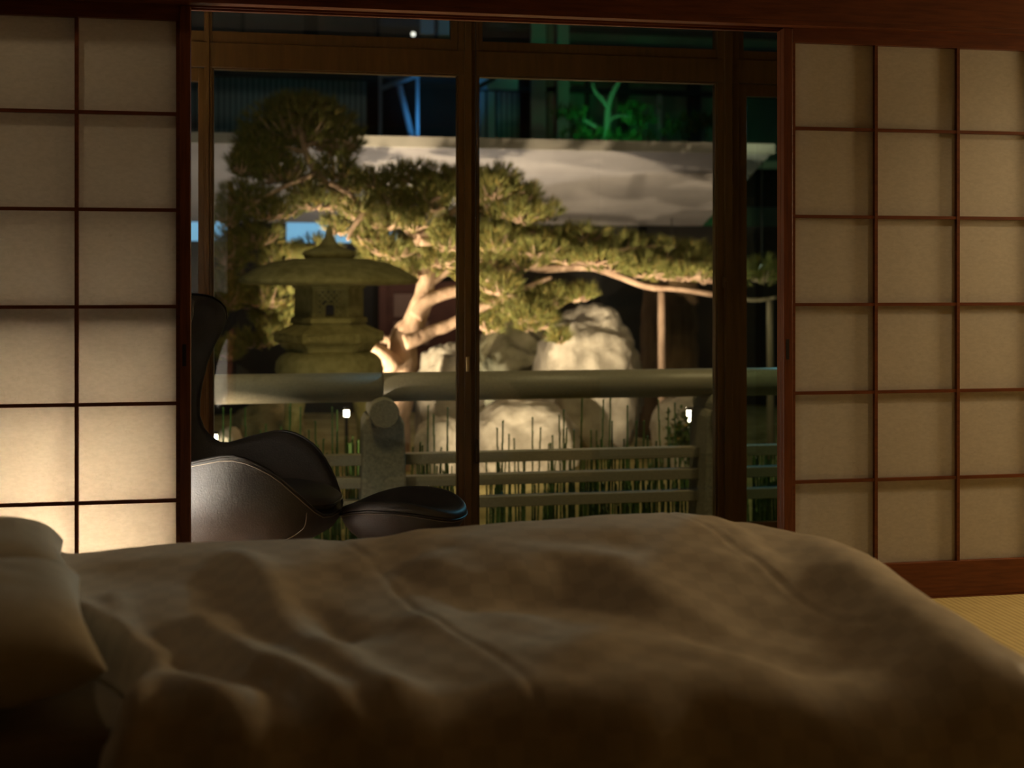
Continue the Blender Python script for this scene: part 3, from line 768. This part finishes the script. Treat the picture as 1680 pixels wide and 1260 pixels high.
MB().lathe([(wl(66), zl(576)), (wl(78), zl(582)), (wl(86), zl(592)), (wl(88), zl(606)), (wl(84), zl(616)), (wl(66), zl(622))], 30, lc).build('base', M['lantern'], la, smooth=True)
for k_ in range(4):
    t = math.pi / 4 + k_ * math.pi / 2; c_, s_ = math.cos(t), math.sin(t)
    MB().tube([(LX + wl(58) * c_, LY + wl(58) * s_, zl(608)), (LX + wl(74) * c_, LY + wl(74) * s_, zl(640)), (LX + wl(86) * c_, LY + wl(86) * s_, zl(700)), (LX + wl(96) * c_, LY + wl(96) * s_, GZ - .02)], [wl(16), wl(17), wl(14), wl(16)], 10).build('leg', M['lantern'], la, smooth=True)
    if s_ < 0:
        cx_ = LX + wl(80) * c_ * .55
        MB().tube([(cx_ + wl(9) * math.cos(b_), LY - wl(70), zl(612) + wl(8) * math.sin(b_)) for b_ in [math.pi * m_ / 8 for m_ in range(9)]], wl(2.4), 6).build('scroll', M['lantern'], la, smooth=True)

# ------------------------------------------------------------------ boulders
def boulder(label, px0, px1, py0, py1, Y, depth, mat, seed, rough=.16, base=None):
    a = at(px0, py0, Y); b = at(px1, py1, Y)
    zt = at((px0 + px1) / 2, py0, Y).z; zb_ = min(at((px0 + px1) / 2, py1, Y).z, GZ) - .08
    cx, w_, h_ = (a.x + b.x) / 2, abs(b.x - a.x) / 2, (zt - zb_)
    q = MB(); bmesh.ops.create_icosphere(q.b, subdivisions=5, radius=1.0)
    for v in q.b.verts:
        n = v.co.normalized(); sp = Vector((seed * 7.3, seed * 3.1, seed))
        d = 1 + rough * noise.noise(n * 1.4 + sp) + rough * .5 * (.4 - abs(noise.noise(n * 7 + sp))) + rough * .55 * noise.noise(n * 3.4 + sp) + rough * .22 * noise.noise(n * 9 + sp) + rough * .16 * noise.noise(n * 20 + sp)
        e = Vector([math.copysign(abs(c_) ** .8, c_) for c_ in n])
        v.co = Vector((cx + e.x * d * w_, Y + depth + e.y * d * depth, zb_ + h_ * .5 + e.z * d * h_ * .5))
    o = q.build('boulder', M[mat], None, smooth=True)
    return tag(o, label, 'boulder', 'garden boulders')
boulder('large pale knobbly boulder standing left of the big dark trunk', 905, 1072, 512, 760, 10.1, .5, 'boulder', 1, .15)
boulder('broad pale boulder low behind the rail bars, right of the central window post', 776, 962, 668, 790, 9.4, .4, 'boulder', 2, .12)
boulder('mossy dark boulder under the pine behind the handrail right of the window post', 778, 935, 542, 760, 11.3, .5, 'boulder_dk', 3, .15)
boulder('low boulder peeking just left of the central window post above the handrail', 690, 800, 572, 790, 10.35, .3, 'boulder', 4, .15)
boulder('low rock behind the stone post, left of the central window post', 684, 770, 690, 800, 9.2, .22, 'boulder', 5, .12)
boulder('flat dark rock below the stone lantern at the left', 372, 500, 668, 760, 9.9, .4, 'boulder_dk', 6, .15)
boulder('small pale rock beside the left window post', 350, 398, 712, 790, 9.3, .25, 'boulder', 8, .15)
boulder('pale rock lying behind the right stone post', 1092, 1215, 655, 780, 9.2, .3, 'boulder', 9, .13)

# ------------------------------------------------------------------ trunk of the old tree and prop poles
def ptube(pl, Y, mat, name, parent, seg=10, knob=.0, n=4, dy=0.0):
    """pl of (px, py, radius_px[, dY])"""
    P, R = [], []
    for p in pl:
        Yp = Y + (p[3] if len(p) > 3 else 0)
        P.append(at(p[0], p[1], Yp)); R.append(p[2] * Yp / F)
    pts = cr(P, n); rs = []
    for i in range(len(P) - 1):
        for k_ in range(n): rs.append(R[i] + (R[i + 1] - R[i]) * k_ / n)
    rs.append(R[-1])
    if knob:
        pts = [p + Vector((noise.noise(p * 7), noise.noise(p * 7 + Vector((5, 0, 0))), noise.noise(p * 7 + Vector((0, 5, 0))))) * knob * r * 2 for p, r in zip(pts, rs)]
        rs = [r * (1 + knob * noise.noise(p * 13)) for p, r in zip(pts, rs)]
    q = MB(); q.tube(pts, rs, seg)
    return q.build(name, mat, parent, smooth=True)
tk = ptube([(1102, 438, 47), (1100, 490, 48), (1098, 560, 50), (1100, 640, 54), (1104, 730, 62), (1106, 800, 74)], 11.6, M['bark_dk'], 'old_tree', None, 20, .07, 5)
tag(tk, 'thick dark brown tree trunk behind the pine branch at the right', 'tree')
def prop(label, px, py0, Y, rpx):
    a = at(px, py0, Y); b = Vector((a.x + .01, Y, GZ - .05))
    q = MB(); q.tube([b, b.lerp(a, .33), b.lerp(a, .66), a], [rpx * Y / F * k_ for k_ in (1.1, 1.03, 1.0, .95)], 12)
    o = q.build('support_pole', M['pole'], None, smooth=True)
    return tag(o, label, 'support pole', 'props under the pine branch')
prop('round wooden pole propping the pine branch before the dark trunk', 1085, 474, 10.0, 6.5)
prop('pale wooden pole propping the branch seen in the narrow right window', 1263, 488, 10.0, 6)

# ------------------------------------------------------------------ pine
YP = 10.0
pn0 = at(650, 640, YP)
pine = thing('pine_tree', 'spreading trained garden pine with layered needle pads across the garden', 'pine tree', (pn0.x, YP, GZ))
def br(name, pl, dy=0.0, knob=.12): return ptube([(p[0], p[1], p[2] * (1.0 if name == 'trunk' else .78)) + tuple(p[3:]) for p in pl], YP + dy, M['bark'], name, pine, 10, knob)
br('trunk', [(640, 850, 38), (642, 720, 32), (652, 640, 28), (655, 600, 27), (662, 560, 24), (676, 528, 20), (690, 503, 18), (700, 470, 16), (700, 430, 14), (690, 392, 13), (660, 364, 12), (632, 348, 10), (596, 346, 8), (560, 322, 7), (520, 285, 7), (500, 245, 5), (492, 205, 3)])
br('branch', [(682, 520, 15), (700, 496, 15), (726, 484, 13), (765, 472, 12), (800, 455, 11), (850, 438, 9), (900, 441, 9), (960, 438, 8), (1010, 452, 7), (1060, 470, 7), (1110, 474, 6), (1177, 484, 6), (1235, 492, 5), (1275, 488, 4)], -.1)
br('branch', [(664, 562, 17), (694, 551, 14), (725, 537, 13), (750, 527, 12), (790, 505, 10), (832, 488, 8), (870, 470, 6), (905, 455, 4)], -.25)
br('branch', [(650, 606, 20), (627, 580, 16), (606, 570, 10), (588, 576, 6)], -.15)
br('branch', [(690, 392, 11), (710, 372, 9), (735, 352, 8), (770, 335, 7), (815, 318, 6), (860, 315, 4)], -.1)
br('branch', [(690, 395, 10), (718, 398, 8), (742, 404, 6)], -.2)
br('branch', [(598, 347, 7), (580, 372, 5), (570, 395, 3)], -.3)
br('branch', [(520, 285, 6), (480, 300, 5), (440, 320, 4), (400, 345, 3)], -.1)
br('branch', [(540, 300, 6), (575, 320, 5), (610, 355, 4)], -.2)
br('branch', [(700, 470, 9), (740, 440, 8), (790, 410, 7), (850, 385, 6), (905, 380, 5), (960, 375, 3)], 0)
br('branch', [(800, 455, 8), (830, 480, 7), (865, 500, 6), (895, 535, 6), (925, 562, 4)], -.3)
br('branch', [(500, 250, 5), (455, 240, 4), (420, 255, 3)], 0)
br('branch', [(500, 240, 5), (540, 228, 4), (575, 235, 3)], 0)
br('branch', [(645, 560, 9, .4), (560, 540, 8, .5), (480, 520, 7, .5), (420, 480, 6, .4), (390, 430, 4, .3)], .3)
br('branch', [(470, 520, 6, .5), (430, 555, 5, .4), (385, 572, 4, .2), (360, 585, 3)], .3)
br('branch', [(960, 438, 6), (1000, 415, 5), (1060, 405, 4), (1110, 405, 3)], -.1)

def tuft_mesh(q, p, d, L, n, wd=.0032):
    d = d.normalized(); o1_ = d.orthogonal().normalized(); o2_ = d.cross(o1_)
    for _ in range(n):
        a = random.uniform(0, 2 * math.pi); sp = random.uniform(.15, .75)
        nd = (d + (o1_ * math.cos(a) + o2_ * math.sin(a)) * sp).normalized()
        l = L * random.uniform(.7, 1.1); sd_ = nd.cross(Vector((random.uniform(-1, 1), random.uniform(-1, 1), random.uniform(-1, 1)))).normalized() * wd
        b = p - nd * .008
        q.b.faces.new((q.b.verts.new(b - sd_), q.b.verts.new(b + sd_), q.b.verts.new(p + nd * l)))
def pad(cx, cy, rx, ry, Y, dens=1.0):
    c = at(cx, cy, Y); s_ = Y / F; RX, RZ = rx * s_, ry * s_; RD = max(.12, RX * .75)
    q = MB(); n = int(max(80, 0.15 * rx * ry * dens))
    tw = MB()
    for i in range(n):
        while True:
            e = Vector((random.uniform(-1, 1), random.uniform(-1, 1), random.uniform(-1, 1)))
            if e.length < 1: break
        e2 = e * (.55 + .45 * e.length)
        p = c + Vector((e2.x * RX, e2.y * RD, e2.z * RZ))
        d = Vector((e.x * .8 + random.uniform(-.3, .3), e.y * .8 + random.uniform(-.3, .3), .75 + .4 * e.z + random.uniform(-.2, .2)))
        tuft_mesh(q, p, d, .095, 19, .0027)
        if i % 5 == 0:
            b = c + Vector((e2.x * RX * .45, e2.y * RD * .45, -RZ * .55)); m_ = b.lerp(p, .55) + Vector((0, 0, -.015))
            tw.tube([b, m_, p], [.009, .007, .003], 5)
    for i in range(5):
        a = random.uniform(0, 2 * math.pi)
        e = c + Vector((math.cos(a) * RX * .7, math.sin(a) * RD * .7, -RZ * .3)); b = c + Vector((0, 0, -RZ * .65))
        tw.tube([b, b.lerp(e, .5) + Vector((0, 0, .01)), e], [.017, .012, .006], 6)
    o = q.build('foliage_pad', M['needle'], pine); t_ = tw.build('twigs', M['bark'], o)
    return o
PADS = [(490, 205, 92, 40, .1), (440, 240, 58, 36, .1), (550, 228, 48, 38, .1), (418, 268, 38, 32, 0), (470, 283, 66, 24, 0), (558, 278, 36, 24, 0), (500, 180, 60, 25, .2), (395, 268, 22, 25, -.1),
        (405, 322, 48, 24, 0), (372, 352, 28, 26, 0), (445, 345, 52, 22, 0), (525, 332, 46, 18, -.1), (500, 312, 35, 16, 0),
        (376, 415, 34, 36, .2), (372, 475, 30, 42, .3), (432, 482, 50, 34, .5), (460, 425, 45, 24, .4), (432, 553, 45, 22, .5), (376, 575, 24, 18, .3), (415, 385, 45, 28, .2), (450, 525, 40, 28, .6), (520, 410, 40, 20, .5),
        (622, 298, 40, 22, 0), (680, 288, 58, 20, 0), (730, 297, 36, 26, 0), (640, 328, 46, 22, -.1), (700, 335, 52, 22, -.1), (608, 385, 36, 24, .1), (645, 408, 55, 22, .1), (722, 420, 38, 28, -.1), (690, 446, 40, 18, 0), (738, 372, 26, 24, -.1), (620, 430, 40, 20, .3), (580, 300, 28, 22, 0),
        (818, 292, 36, 20, 0), (852, 318, 42, 22, 0), (800, 338, 28, 26, 0), (884, 348, 40, 20, 0), (828, 376, 46, 24, 0), (800, 420, 28, 30, -.1), (896, 395, 55, 22, 0), (955, 385, 45, 16, 0), (858, 428, 48, 20, -.1),
        (838, 500, 52, 22, -.2), (896, 490, 48, 22, -.2), (804, 528, 28, 26, -.2), (946, 484, 34, 15, -.2), (880, 530, 42, 16, -.3), (918, 555, 16, 12, -.4),
        (962, 412, 55, 18, 0), (1022, 402, 48, 20, 0), (1082, 416, 52, 22, 0), (1140, 424, 42, 26, 0), (1000, 438, 46, 14, -.1), (1090, 448, 48, 16, -.1), (1155, 455, 30, 16, -.1), (1250, 448, 30, 26, 0), (1200, 440, 30, 24, 0), (1050, 432, 40, 18, -.15), (770, 450, 30, 24, -.1), (770, 300, 25, 30, 0), (765, 370, 28, 30, 0), (640, 362, 45, 20, -.25), (590, 345, 40, 18, -.2), (705, 318, 50, 22, -.2), (560, 372, 35, 18, .1), (735, 395, 30, 26, -.3), (680, 365, 40, 20, -.3), (810, 310, 45, 26, -.2), (850, 350, 50, 22, -.2), (815, 395, 45, 28, -.2), (880, 410, 50, 18, -.2), (930, 425, 40, 12, -.2), (820, 470, 40, 22, -.3), (870, 515, 45, 20, -.4), (980, 425, 45, 14, -.25), (1060, 445, 45, 14, -.25), (1130, 450, 45, 14, -.25)]
for p in PADS: pad(*p[:4], YP + p[4])

# ------------------------------------------------------------------ horsetail
def reed_mesh(h, lean, joints):
    q = MB(); pts, rs = [], []
    n = joints
    for k_ in range(n + 1):
        f_ = k_ / n; z = h * f_
        x = lean * f_ * f_; 
        r = .0062 * (1 - .25 * f_)
        pts += [Vector((x, 0, z - .0))]; rs += [r]
        if k_ < n:
            pts += [Vector((x + .0005, 0, z + h / n * .9)), Vector((x + .0006, 0, z + h / n * .93))]; rs += [r, r * 1.35]
    q.tube(pts, rs, 6)
    me_ = bpy.data.meshes.new('horsetail_stem'); q.b.to_mesh(me_); q.b.free(); me_.materials.append(M['reed'])
    for p in me_.polygons: p.use_smooth = True
    return me_
RM = [reed_mesh(1.0, l, j) for l, j in ((.01, 7), (-.018, 8), (.02, 7), (-.005, 9), (.015, 6))]
TAKEN = []
def reed(px, ytop, Y):
    for _ in range(40):
        b = at(px, 700, Y)
        if all((b.x - q_[0]) ** 2 + (b.y - q_[1]) ** 2 > .034 ** 2 for q_ in TAKEN): break
        Y = random.uniform(6.84, 7.6); px += random.uniform(-2, 2)
    TAKEN.append((b.x, b.y)); zt = at(px, ytop, Y).z
    o = bpy.data.objects.new('horsetail_stem', random.choice(RM)); C.objects.link(o)
    o.location = (b.x, Y, GZ - .05); h = zt - GZ + .05
    o.scale = (1, 1, h); o.rotation_euler = (random.uniform(-.015, .015), random.uniform(-.015, .015), random.uniform(0, 6.28))
    tag(o, 'slim green horsetail stem standing behind the bars of the stone balustrade', 'horsetail', 'horsetail stems behind the balustrade')
rd = random.Random(3)
for i in range(150):      # the dense stand right of the window post
    px = 790 + (1150 - 790) * rd.random() ** .75
    reed(px, rd.choice([rd.uniform(742, 800), rd.uniform(700, 760), rd.uniform(770, 810)]), rd.uniform(6.85, 7.5))
for px, yt in ((823, 690), (870, 684), (950, 652), (985, 655), (998, 653), (1006, 690), (920, 680), (925, 672), (1030, 665), (1040, 690), (1086, 655), (1095, 668), (1110, 660), (973, 705), (1098, 700), (885, 700), (1055, 690)):
    reed(px, yt, rd.uniform(6.85, 7.2))
for i in range(45):
    reed(rd.uniform(500, 590), rd.uniform(700, 850), rd.uniform(6.85, 7.4))
for px, yt in ((365, 668), (372, 670), (404, 668), (425, 705), (440, 695), (470, 660), (474, 665), (490, 668), (520, 690), (546, 668), (553, 672), (568, 715), (577, 720), (700, 665), (714, 680), (733, 668), (685, 725), (690, 730), (737, 690), (512, 705), (458, 700)):
    reed(px, yt, rd.uniform(6.85, 7.2))
for i in range(40):
    reed(rd.uniform(668, 752), rd.uniform(730, 850), rd.uniform(6.85, 7.4))
for i in range(34):
    reed(rd.uniform(1222, 1276), rd.uniform(730, 800), rd.uniform(6.85, 7.4))

# ------------------------------------------------------------------ shrub by the right light
sh = at(1122, 712, 8.3)
so = thing('garden_shrub', 'small bright green shrub beside the glaring garden light at right', 'shrub', (sh.x, 8.3, GZ))
q = MB()
for i in range(420):
    p = Vector((sh.x, 8.3, sh.z)) + Vector((random.gauss(0, .055), random.gauss(0, .06), random.gauss(-.03, .07)))
    d = Vector((random.uniform(-1, 1), random.uniform(-1, 1), random.uniform(-.2, 1))).normalized() * .04; w_ = d.cross(Vector((random.random(), random.random(), random.random()))).normalized() * .013
    q.b.faces.new([q.b.verts.new(v_) for v_ in (p, p + d * .5 + w_, p + d, p + d * .5 - w_)])
q.build('leaves', M['leaf'], so)
q = MB()
for i in range(9): q.tube([(sh.x + random.uniform(-.03, .03), 8.3 + random.uniform(-.03, .03), GZ - .02), (sh.x + random.uniform(-.06, .06), 8.3, (sh.z + GZ) / 2), (sh.x + random.uniform(-.1, .1), 8.3 + random.uniform(-.06, .06), sh.z + .04)], [.007, .005, .003], 5)
q.build('stems', M['reed'], so)

# ------------------------------------------------------------------ garden lights
WARM = (1.0, 0.77, 0.53)
def garden_light(label, px, py, Y, h=.11, r=.022):
    c = at(px, py, Y)
    t = thing('garden_light', label, 'garden light', (c.x, Y, GZ), 'garden lights')
    q = MB(); q.tube([(c.x, Y, GZ - .05), (c.x, Y, c.z - h / 2)], .014, 10); q.tube([(c.x, Y, c.z + h / 2), (c.x, Y, c.z + h / 2 + .02)], r * 1.2, 12)
    q.build('housing', M['black'], t)
    MB().tube([(c.x, Y, c.z - h / 2), (c.x, Y, c.z + h / 2)], r, 14).build('lens', M['lens'], t)
    return t, c
g1, c1 = garden_light('glaring garden light beside the right stone post', 1134, 690, 8.6, .15, .032)
g2, c2 = garden_light('glaring garden light showing just above the chair arm', 349, 727, 9.3, .13, .034)
g3, c3 = garden_light('garden light glowing between the horsetail left of the stone post', 568.5, 678, 9.45, .05, .02)
g4, c4 = garden_light('garden light on the ground in front of the boulders', 700, 800, 7.75, .05, .02)
bmid = at(930, 640, 10.1)
spot('rock_beam', c4 + Vector((.05, .05, .06)), at(855, 715, 9.5), LIGHTS['rock'], WARM, 48, .8, .03, g4)
spot('pine_front_fill', c4 + Vector((.02, .05, .08)), at(960, 410, 10.0), LIGHTS['pine_front'], WARM, 62, .9, .03, g4)  # extra beam added to brighten the front of the pine
spot('pine_beam', c3 + Vector((.06, 0, .06)), at(800, 400, 10.2), LIGHTS['pine_left'], WARM, 130, .8, .03, g3)
spot('far_pine_beam', c2 + Vector((.05, .02, .10)), at(720, 400, 10.4), LIGHTS['pine_far'], WARM, 74, .8, .03, g2)
spot('branch_beam', c1 + Vector((-.05, 0, .08)), at(1000, 300, 10.2), LIGHTS['pine_right'], WARM, 72, .9, .03, g1)
g6x = ax(628, 6.95)
g6 = thing('garden_light', 'added low light hidden behind the stone post, brightening the lantern', 'garden light', (g6x, 6.98, GZ), 'garden lights')  # unseen light added to brighten the front of the lantern
MB().lathe([(.04, GZ - .02), (.04, GZ + .22), (.05, GZ + .30), (.03, GZ + .31)], 16, (g6x, 6.98, 0)).build('housing', M['black'], g6)
spot('lantern_fill', (g6x, 7.03, GZ + .36), (LX, LY, .95), LIGHTS['lantern'], (1.0, .78, .42), 60, .8, .06, g6)
g5 = thing('garden_light', 'low garden light before the balustrade behind the chair', 'garden light', (ax(300, 6.2), 6.40, GZ), 'garden lights')
c5 = Vector((ax(300, 6.2), 6.40, -.02))
MB().lathe([(.05, GZ - .02), (.05, GZ + .2), (.06, GZ + .3), (.03, GZ + .31)], 16, (c5.x, c5.y, 0)).build('housing', M['black'], g5)
spot('rail_beam', c5 + Vector((.05, 0, .05)), (-0.12, YR, .50), LIGHTS['rail'], WARM, 62, .6, .02, g5)

# ------------------------------------------------------------------ far building: canopy, walls, lit windows
def lit_floor(z): return z
nr = lambda x, y: at(x, y, 11.0)
fr_ = lambda x, y: at(x, y, 14.0)
A, B = nr(150, 239), nr(1265, 257); A.x = -5.5
zt0, zb0 = at(800, 227.5, 11).z, at(800, 244.5, 11).z
Cc, D = fr_(1152, 373), fr_(150, 362); D.x = -7.5
zf = at(1046, 370, 14).z
ca = thing('canopy', 'long pale plaster canopy of the building behind the pine', 'canopy', (-1, 12.5, zf))
q = MB()
top = [Vector((A.x, 11.01, zb0)), Vector((B.x, 11.01, zb0)), Vector((Cc.x, 14, zf)), Vector((D.x, 14, zf))]
vb = [q.b.verts.new(p) for p in top]; vt_ = [q.b.verts.new((p.x, p.y, zt0 - .01)) for p in top]
for i in range(4): q.b.faces.new((vb[i], vb[(i + 1) % 4], vt_[(i + 1) % 4], vt_[i]))
q.b.faces.new(vb); q.b.faces.new(vt_)
q.build('soffit', M['canopy'], ca)
box_obj('fascia', M['fascia'], (A.x, B.x + .02, 10.95, 11.01, zb0, zt0), ca)
# the building itself
bu = thing('building', 'dark night building behind the garden with blue and green lit panels', 'building', (2, 16, GZ))
def fpx(mb, x0, x1, y0, y1, Y, th=.08):
    xa, xb = ax(x0, Y), ax(x1, Y); xm = (x0 + x1) / 2
    za, zb_ = at(xm, y1, Y).z, at(xm, y0, Y).z
    mb.box(xa, xb, Y, Y + th, za, zb_); return mb
box_obj('wall', M['facade'], (-16, 22, 17.6, 17.8, GZ - .1, 9), bu)
box_obj('lower_wall', M['facade'], (-14, 7.5, 14.35, 14.5, GZ - .1, zf + .02), bu)
MB_ = MB(); fpx(MB_, 300, 602, 128, 262, 16.5); MB_.build('ribbed_panel', M['rib'], bu)
b_ = MB(); fpx(b_, 300, 760, 0, 60, 16.6)
b_.build('upper_panel', M['grey'], bu)
b_ = MB()
for x_ in (398, 510, 620, 716): fpx(b_, x_ - (12 if x_ == 510 else 3), x_ + (12 if x_ == 510 else 3), -40, 62, 16.45)
fpx(b_, 290, 800, 60, 130, 16.4)
b_.build('dark_beam', M['facade'], bu)
b_ = MB(); fpx(b_, 690, 740, -30, 60, 16.5); fpx(b_, 872, 896, 0, 262, 16.5); b_.build('olive_column', M['pale_panel'], bu)
b_ = MB(); fpx(b_, 915, 934, 0, 262, 16.3); fpx(b_, 1078, 1086, 150, 262, 16.6); b_.build('bright_column', M['pale_panel'], bu)
b_ = MB(); fpx(b_, 934, 1400, 0, 275, 16.9); b_.build('green_panel', M['green_panel'], bu)
b_ = MB()
for x0, x1 in ((1016, 1032), (1130, 1150), (962, 968)): fpx(b_, x0, x1, 110, 270, 16.7)
fpx(b_, 800, 1400, 148, 156, 16.6); fpx(b_, 800, 1400, 48, 58, 16.7); fpx(b_, 800, 1400, 78, 136, 16.75)
b_.build('dark_frame', M['facade'], bu)
b_ = MB(); fpx(b_, 815, 852, 150, 262, 16.7); b_.build('ribbed_screen', M['rib'], bu)
b_ = MB(); fpx(b_, 898, 912, 0, 262, 16.6); b_.build('pink_column', M['screen'], bu)
b_ = MB(); fpx(b_, 300, 372, 360, 395, 14.3, .05); b_.build('lit_window', M['blue_window'], bu)
b_ = MB(); fpx(b_, 470, 575, 362, 398, 14.3, .05); b_.build('lit_window', M['blue_window'], bu)
b_ = MB(); fpx(b_, 640, 652, 380, 398, 14.3, .05); fpx(b_, 785, 800, 385, 402, 14.3, .05); b_.build('lit_window', M['blue_window'], bu)
b_ = MB(); fpx(b_, 1048, 1500, 340, 420, 15.4, .1); b_.build('green_wall', M['green_panel'], bu)
b_ = MB(); fpx(b_, 900, 1048, 366, 412, 14.2, .1); b_.build('canopy_beam', M['facade'], bu)
# door in the dark wall
dr = MB(); fpx(dr, 632, 800, 462, 640, 14.15, .06); dro = dr.build('door_leaf', M['door_red'], bu)
b_ = MB(); fpx(b_, 646, 704, 482, 520, 14.12, .02); fpx(b_, 646, 704, 527, 566, 14.12, .02); b_.build('screen', M['screen'], dro)
b_ = MB(); fpx(b_, 622, 634, 455, 640, 14.05, .1); b_.build('door_post', M['door_red'], bu)
# blue steel struts
st = thing('steel_frame', 'blue lit steel frame of posts and braces above the canopy', 'steel frame', (ax(655, 15.5), 15.5, at(655, 235, 15.5).z))
def strut(p0, p1, w_):
    MB().tube([at(*p0, 15.5), at(*p1, 15.5)], w_ * 15.5 / F, 8).build('strut', M['steel_paint'], st)
strut((624, 95), (624, 250), 3); strut((685, 95), (685, 250), 3); strut((624, 146), (688, 122), 4); strut((655, 140), (682, 250), 5); strut((624, 125), (690, 118), 3)
s2 = thing('steel_frame', 'blue lit uprights right of the central window post above the canopy', 'steel frame', (ax(800, 15.5), 15.5, at(800, 235, 15.5).z))
for x0, x1, y0, y1 in ((788, 796, 150, 250), (800, 812, 150, 250)):
    b_ = MB(); fpx(b_, x0, x1, y0, y1, 15.6); b_.build('upright', M['steel_paint'], s2)
b_ = MB(); fpx(b_, 780, 850, 95, 146, 15.8); b_.build('crosspiece', M['steel_paint'], s2)
MB().tube([at(780, 146, 15.5), at(812, 128, 15.5)], .03, 8).build('brace', M['black'], s2)
bl = at(678, 56, 16.2)
q = MB(); q.sphere(bl, .03); o = q.build('wall_lamp', M['bulb'], bu, smooth=True)
for px, py in ((1102, 440), (1250, 440)):
    Yb = 13.6 if px < 1200 else 11.25
    p = at(px, py, Yb)
    hb = thing('hanging_bulb', 'small white bulb hanging under the canopy %s' % ('among needles near the branch end' if px < 1200 else 'in the narrow right window'), 'bulb', p, 'white bulbs')
    q = MB(); q.sphere(p, .036); q.build('bulb', M['bulb'], hb, smooth=True)
    zc = zb0 + (zf - zb0) * (Yb - 11.01) / 2.99
    q = MB(); q.tube([p + Vector((0, 0, .03)), Vector((p.x, p.y, zc + .006))], .006, 6); q.build('cable', M['black'], hb)
# trained little tree in the green light
tt = at(992, 236, 14.6)
ty = thing('small_tree', 'small bare forked tree standing in green light above the canopy', 'tree', (tt.x, 14.6, tt.z - .5))
ptube([(996, 300, 9), (993, 232, 8), (996, 200, 6), (1000, 165, 5), (1012, 140, 4), (1022, 118, 3)], 14.6, M['pole'], 'trunk', ty, 8, .1)
for pl in ([(997, 175, 5), (985, 160, 4), (975, 148, 3), (972, 135, 2)], [(994, 222, 5), (978, 208, 4), (955, 196, 3), (930, 186, 2)], [(996, 200, 4), (1015, 190, 3), (1040, 194, 3), (1058, 200, 2)]):
    ptube(pl, 14.6, M['pole'], 'branch', ty, 6, .1)
q = MB()
for cx, cy, rx, ry in ((935, 190, 28, 10), (1040, 180, 25, 10), (1045, 200, 25, 8), (960, 222, 40, 12), (1030, 228, 40, 10), (1120, 215, 60, 16), (1150, 200, 40, 12)):
    for i in range(60):
        p = at(cx + random.gauss(0, rx * .5), cy + random.gauss(0, ry * .5), 14.6 + random.gauss(0, .2))
        tuft_mesh(q, p, Vector((random.uniform(-.5, .5), random.uniform(-.5, .5), 1)), .11, 6, .01)
q.build('foliage', M['leaf'], ty)
# coloured floodlights on the upper wall
spot('blue_flood', at(700, 300, 14.9) + Vector((0, 0, .5)), at(720, 150, 16.0), LIGHTS['blue'], (0.10, 0.45, 1.0), 70, .8, .1)
spot('green_flood', at(1000, 300, 13.5) + Vector((0, 0, .6)), at(985, 160, 16.5), LIGHTS['green'], (0.06, 1.0, 0.36), 90, .8, .1)
spot('green_low_flood', at(1250, 420, 14.6), at(1120, 385, 15.4), LIGHTS['green'] * .12, (0.06, 1.0, 0.25), 120, .8, .1)
fl = thing('rim_flood_light', 'added blue floodlight on an unseen pole beyond the right shoji screens', 'flood light', (6.4, 11.7, GZ))  # unseen pole lamp added for the blue highlights on the leather
MB().tube([(6.4, 11.75, GZ - .05), (6.4, 11.75, 2.78)], .035, 12).build('pole', M['black'], fl)
MB().lathe([(.10, 2.62), (.15, 2.64), (.15, 2.80), (.10, 2.82)], 16, (6.42, 11.80, 0)).build('housing', M['black'], fl)
spot('blue_rim_fill', (6.36, 11.6, 2.7), (0.42, 4.78, .38), 480.0, (0.22, 0.72, 1.0), 24, .7, .15, fl)
spot('teal_flood', at(450, 330, 14.5) + Vector((0, 0, .5)), at(470, 150, 16.5), LIGHTS['teal'], (0.15, 0.75, 0.75), 70, .8, .1)
for px, Yf, e_, lb in ((450, 11.2, 1.0, 'added low floodlight on the ground behind the stone lantern'), (742, 11.2, 1.5, 'added low floodlight hidden behind the low boulder left of the window post')):
    gx = ax(px, Yf)
    gt = thing('garden_light', lb, 'garden light', (gx, Yf, GZ), 'garden lights')  # hidden floodlights added to brighten the canopy soffit
    MB().lathe([(.05, GZ - .05), (.05, GZ + .06), (.06, GZ + .10), (.05, GZ + .11)], 14, (gx, Yf, 0)).build('housing', M['black'], gt)
    spot('canopy_fill', (gx, Yf, GZ + .14), (gx + .2, 12.2, 2.1), LIGHTS['soffit'] * .25 * e_, (1.0, .86, .74), 120, .9, .04, gt)
for xw, lb in ((0.0, 'added left wall lamp under the eaves, lighting the balustrade'), (2.6, 'added right wall lamp under the eaves, lighting the balustrade')):
    wl_ = thing('wall_lamp', lb, 'wall lamp', (xw, YW1, 2.62), 'added outside wall lamps')  # unseen lamps added to light rail and lantern from the house side
    q = MB(); q.box(xw - .05, xw + .05, YW1, YW1 + .10, 2.60, 2.74); q.build('housing', M['black'], wl_)
    spot('wall_fill_beam', (xw, YW1 + .07, 2.59), (xw + .3, 8.0, .2), LIGHTS['wall'], (1.0, .76, .36), 120, .8, .16, wl_)
struct(box_obj('wall_outside', M['plaster'], (RX0, RX1, YW0 + .02, YW1, WT, 3.0)))
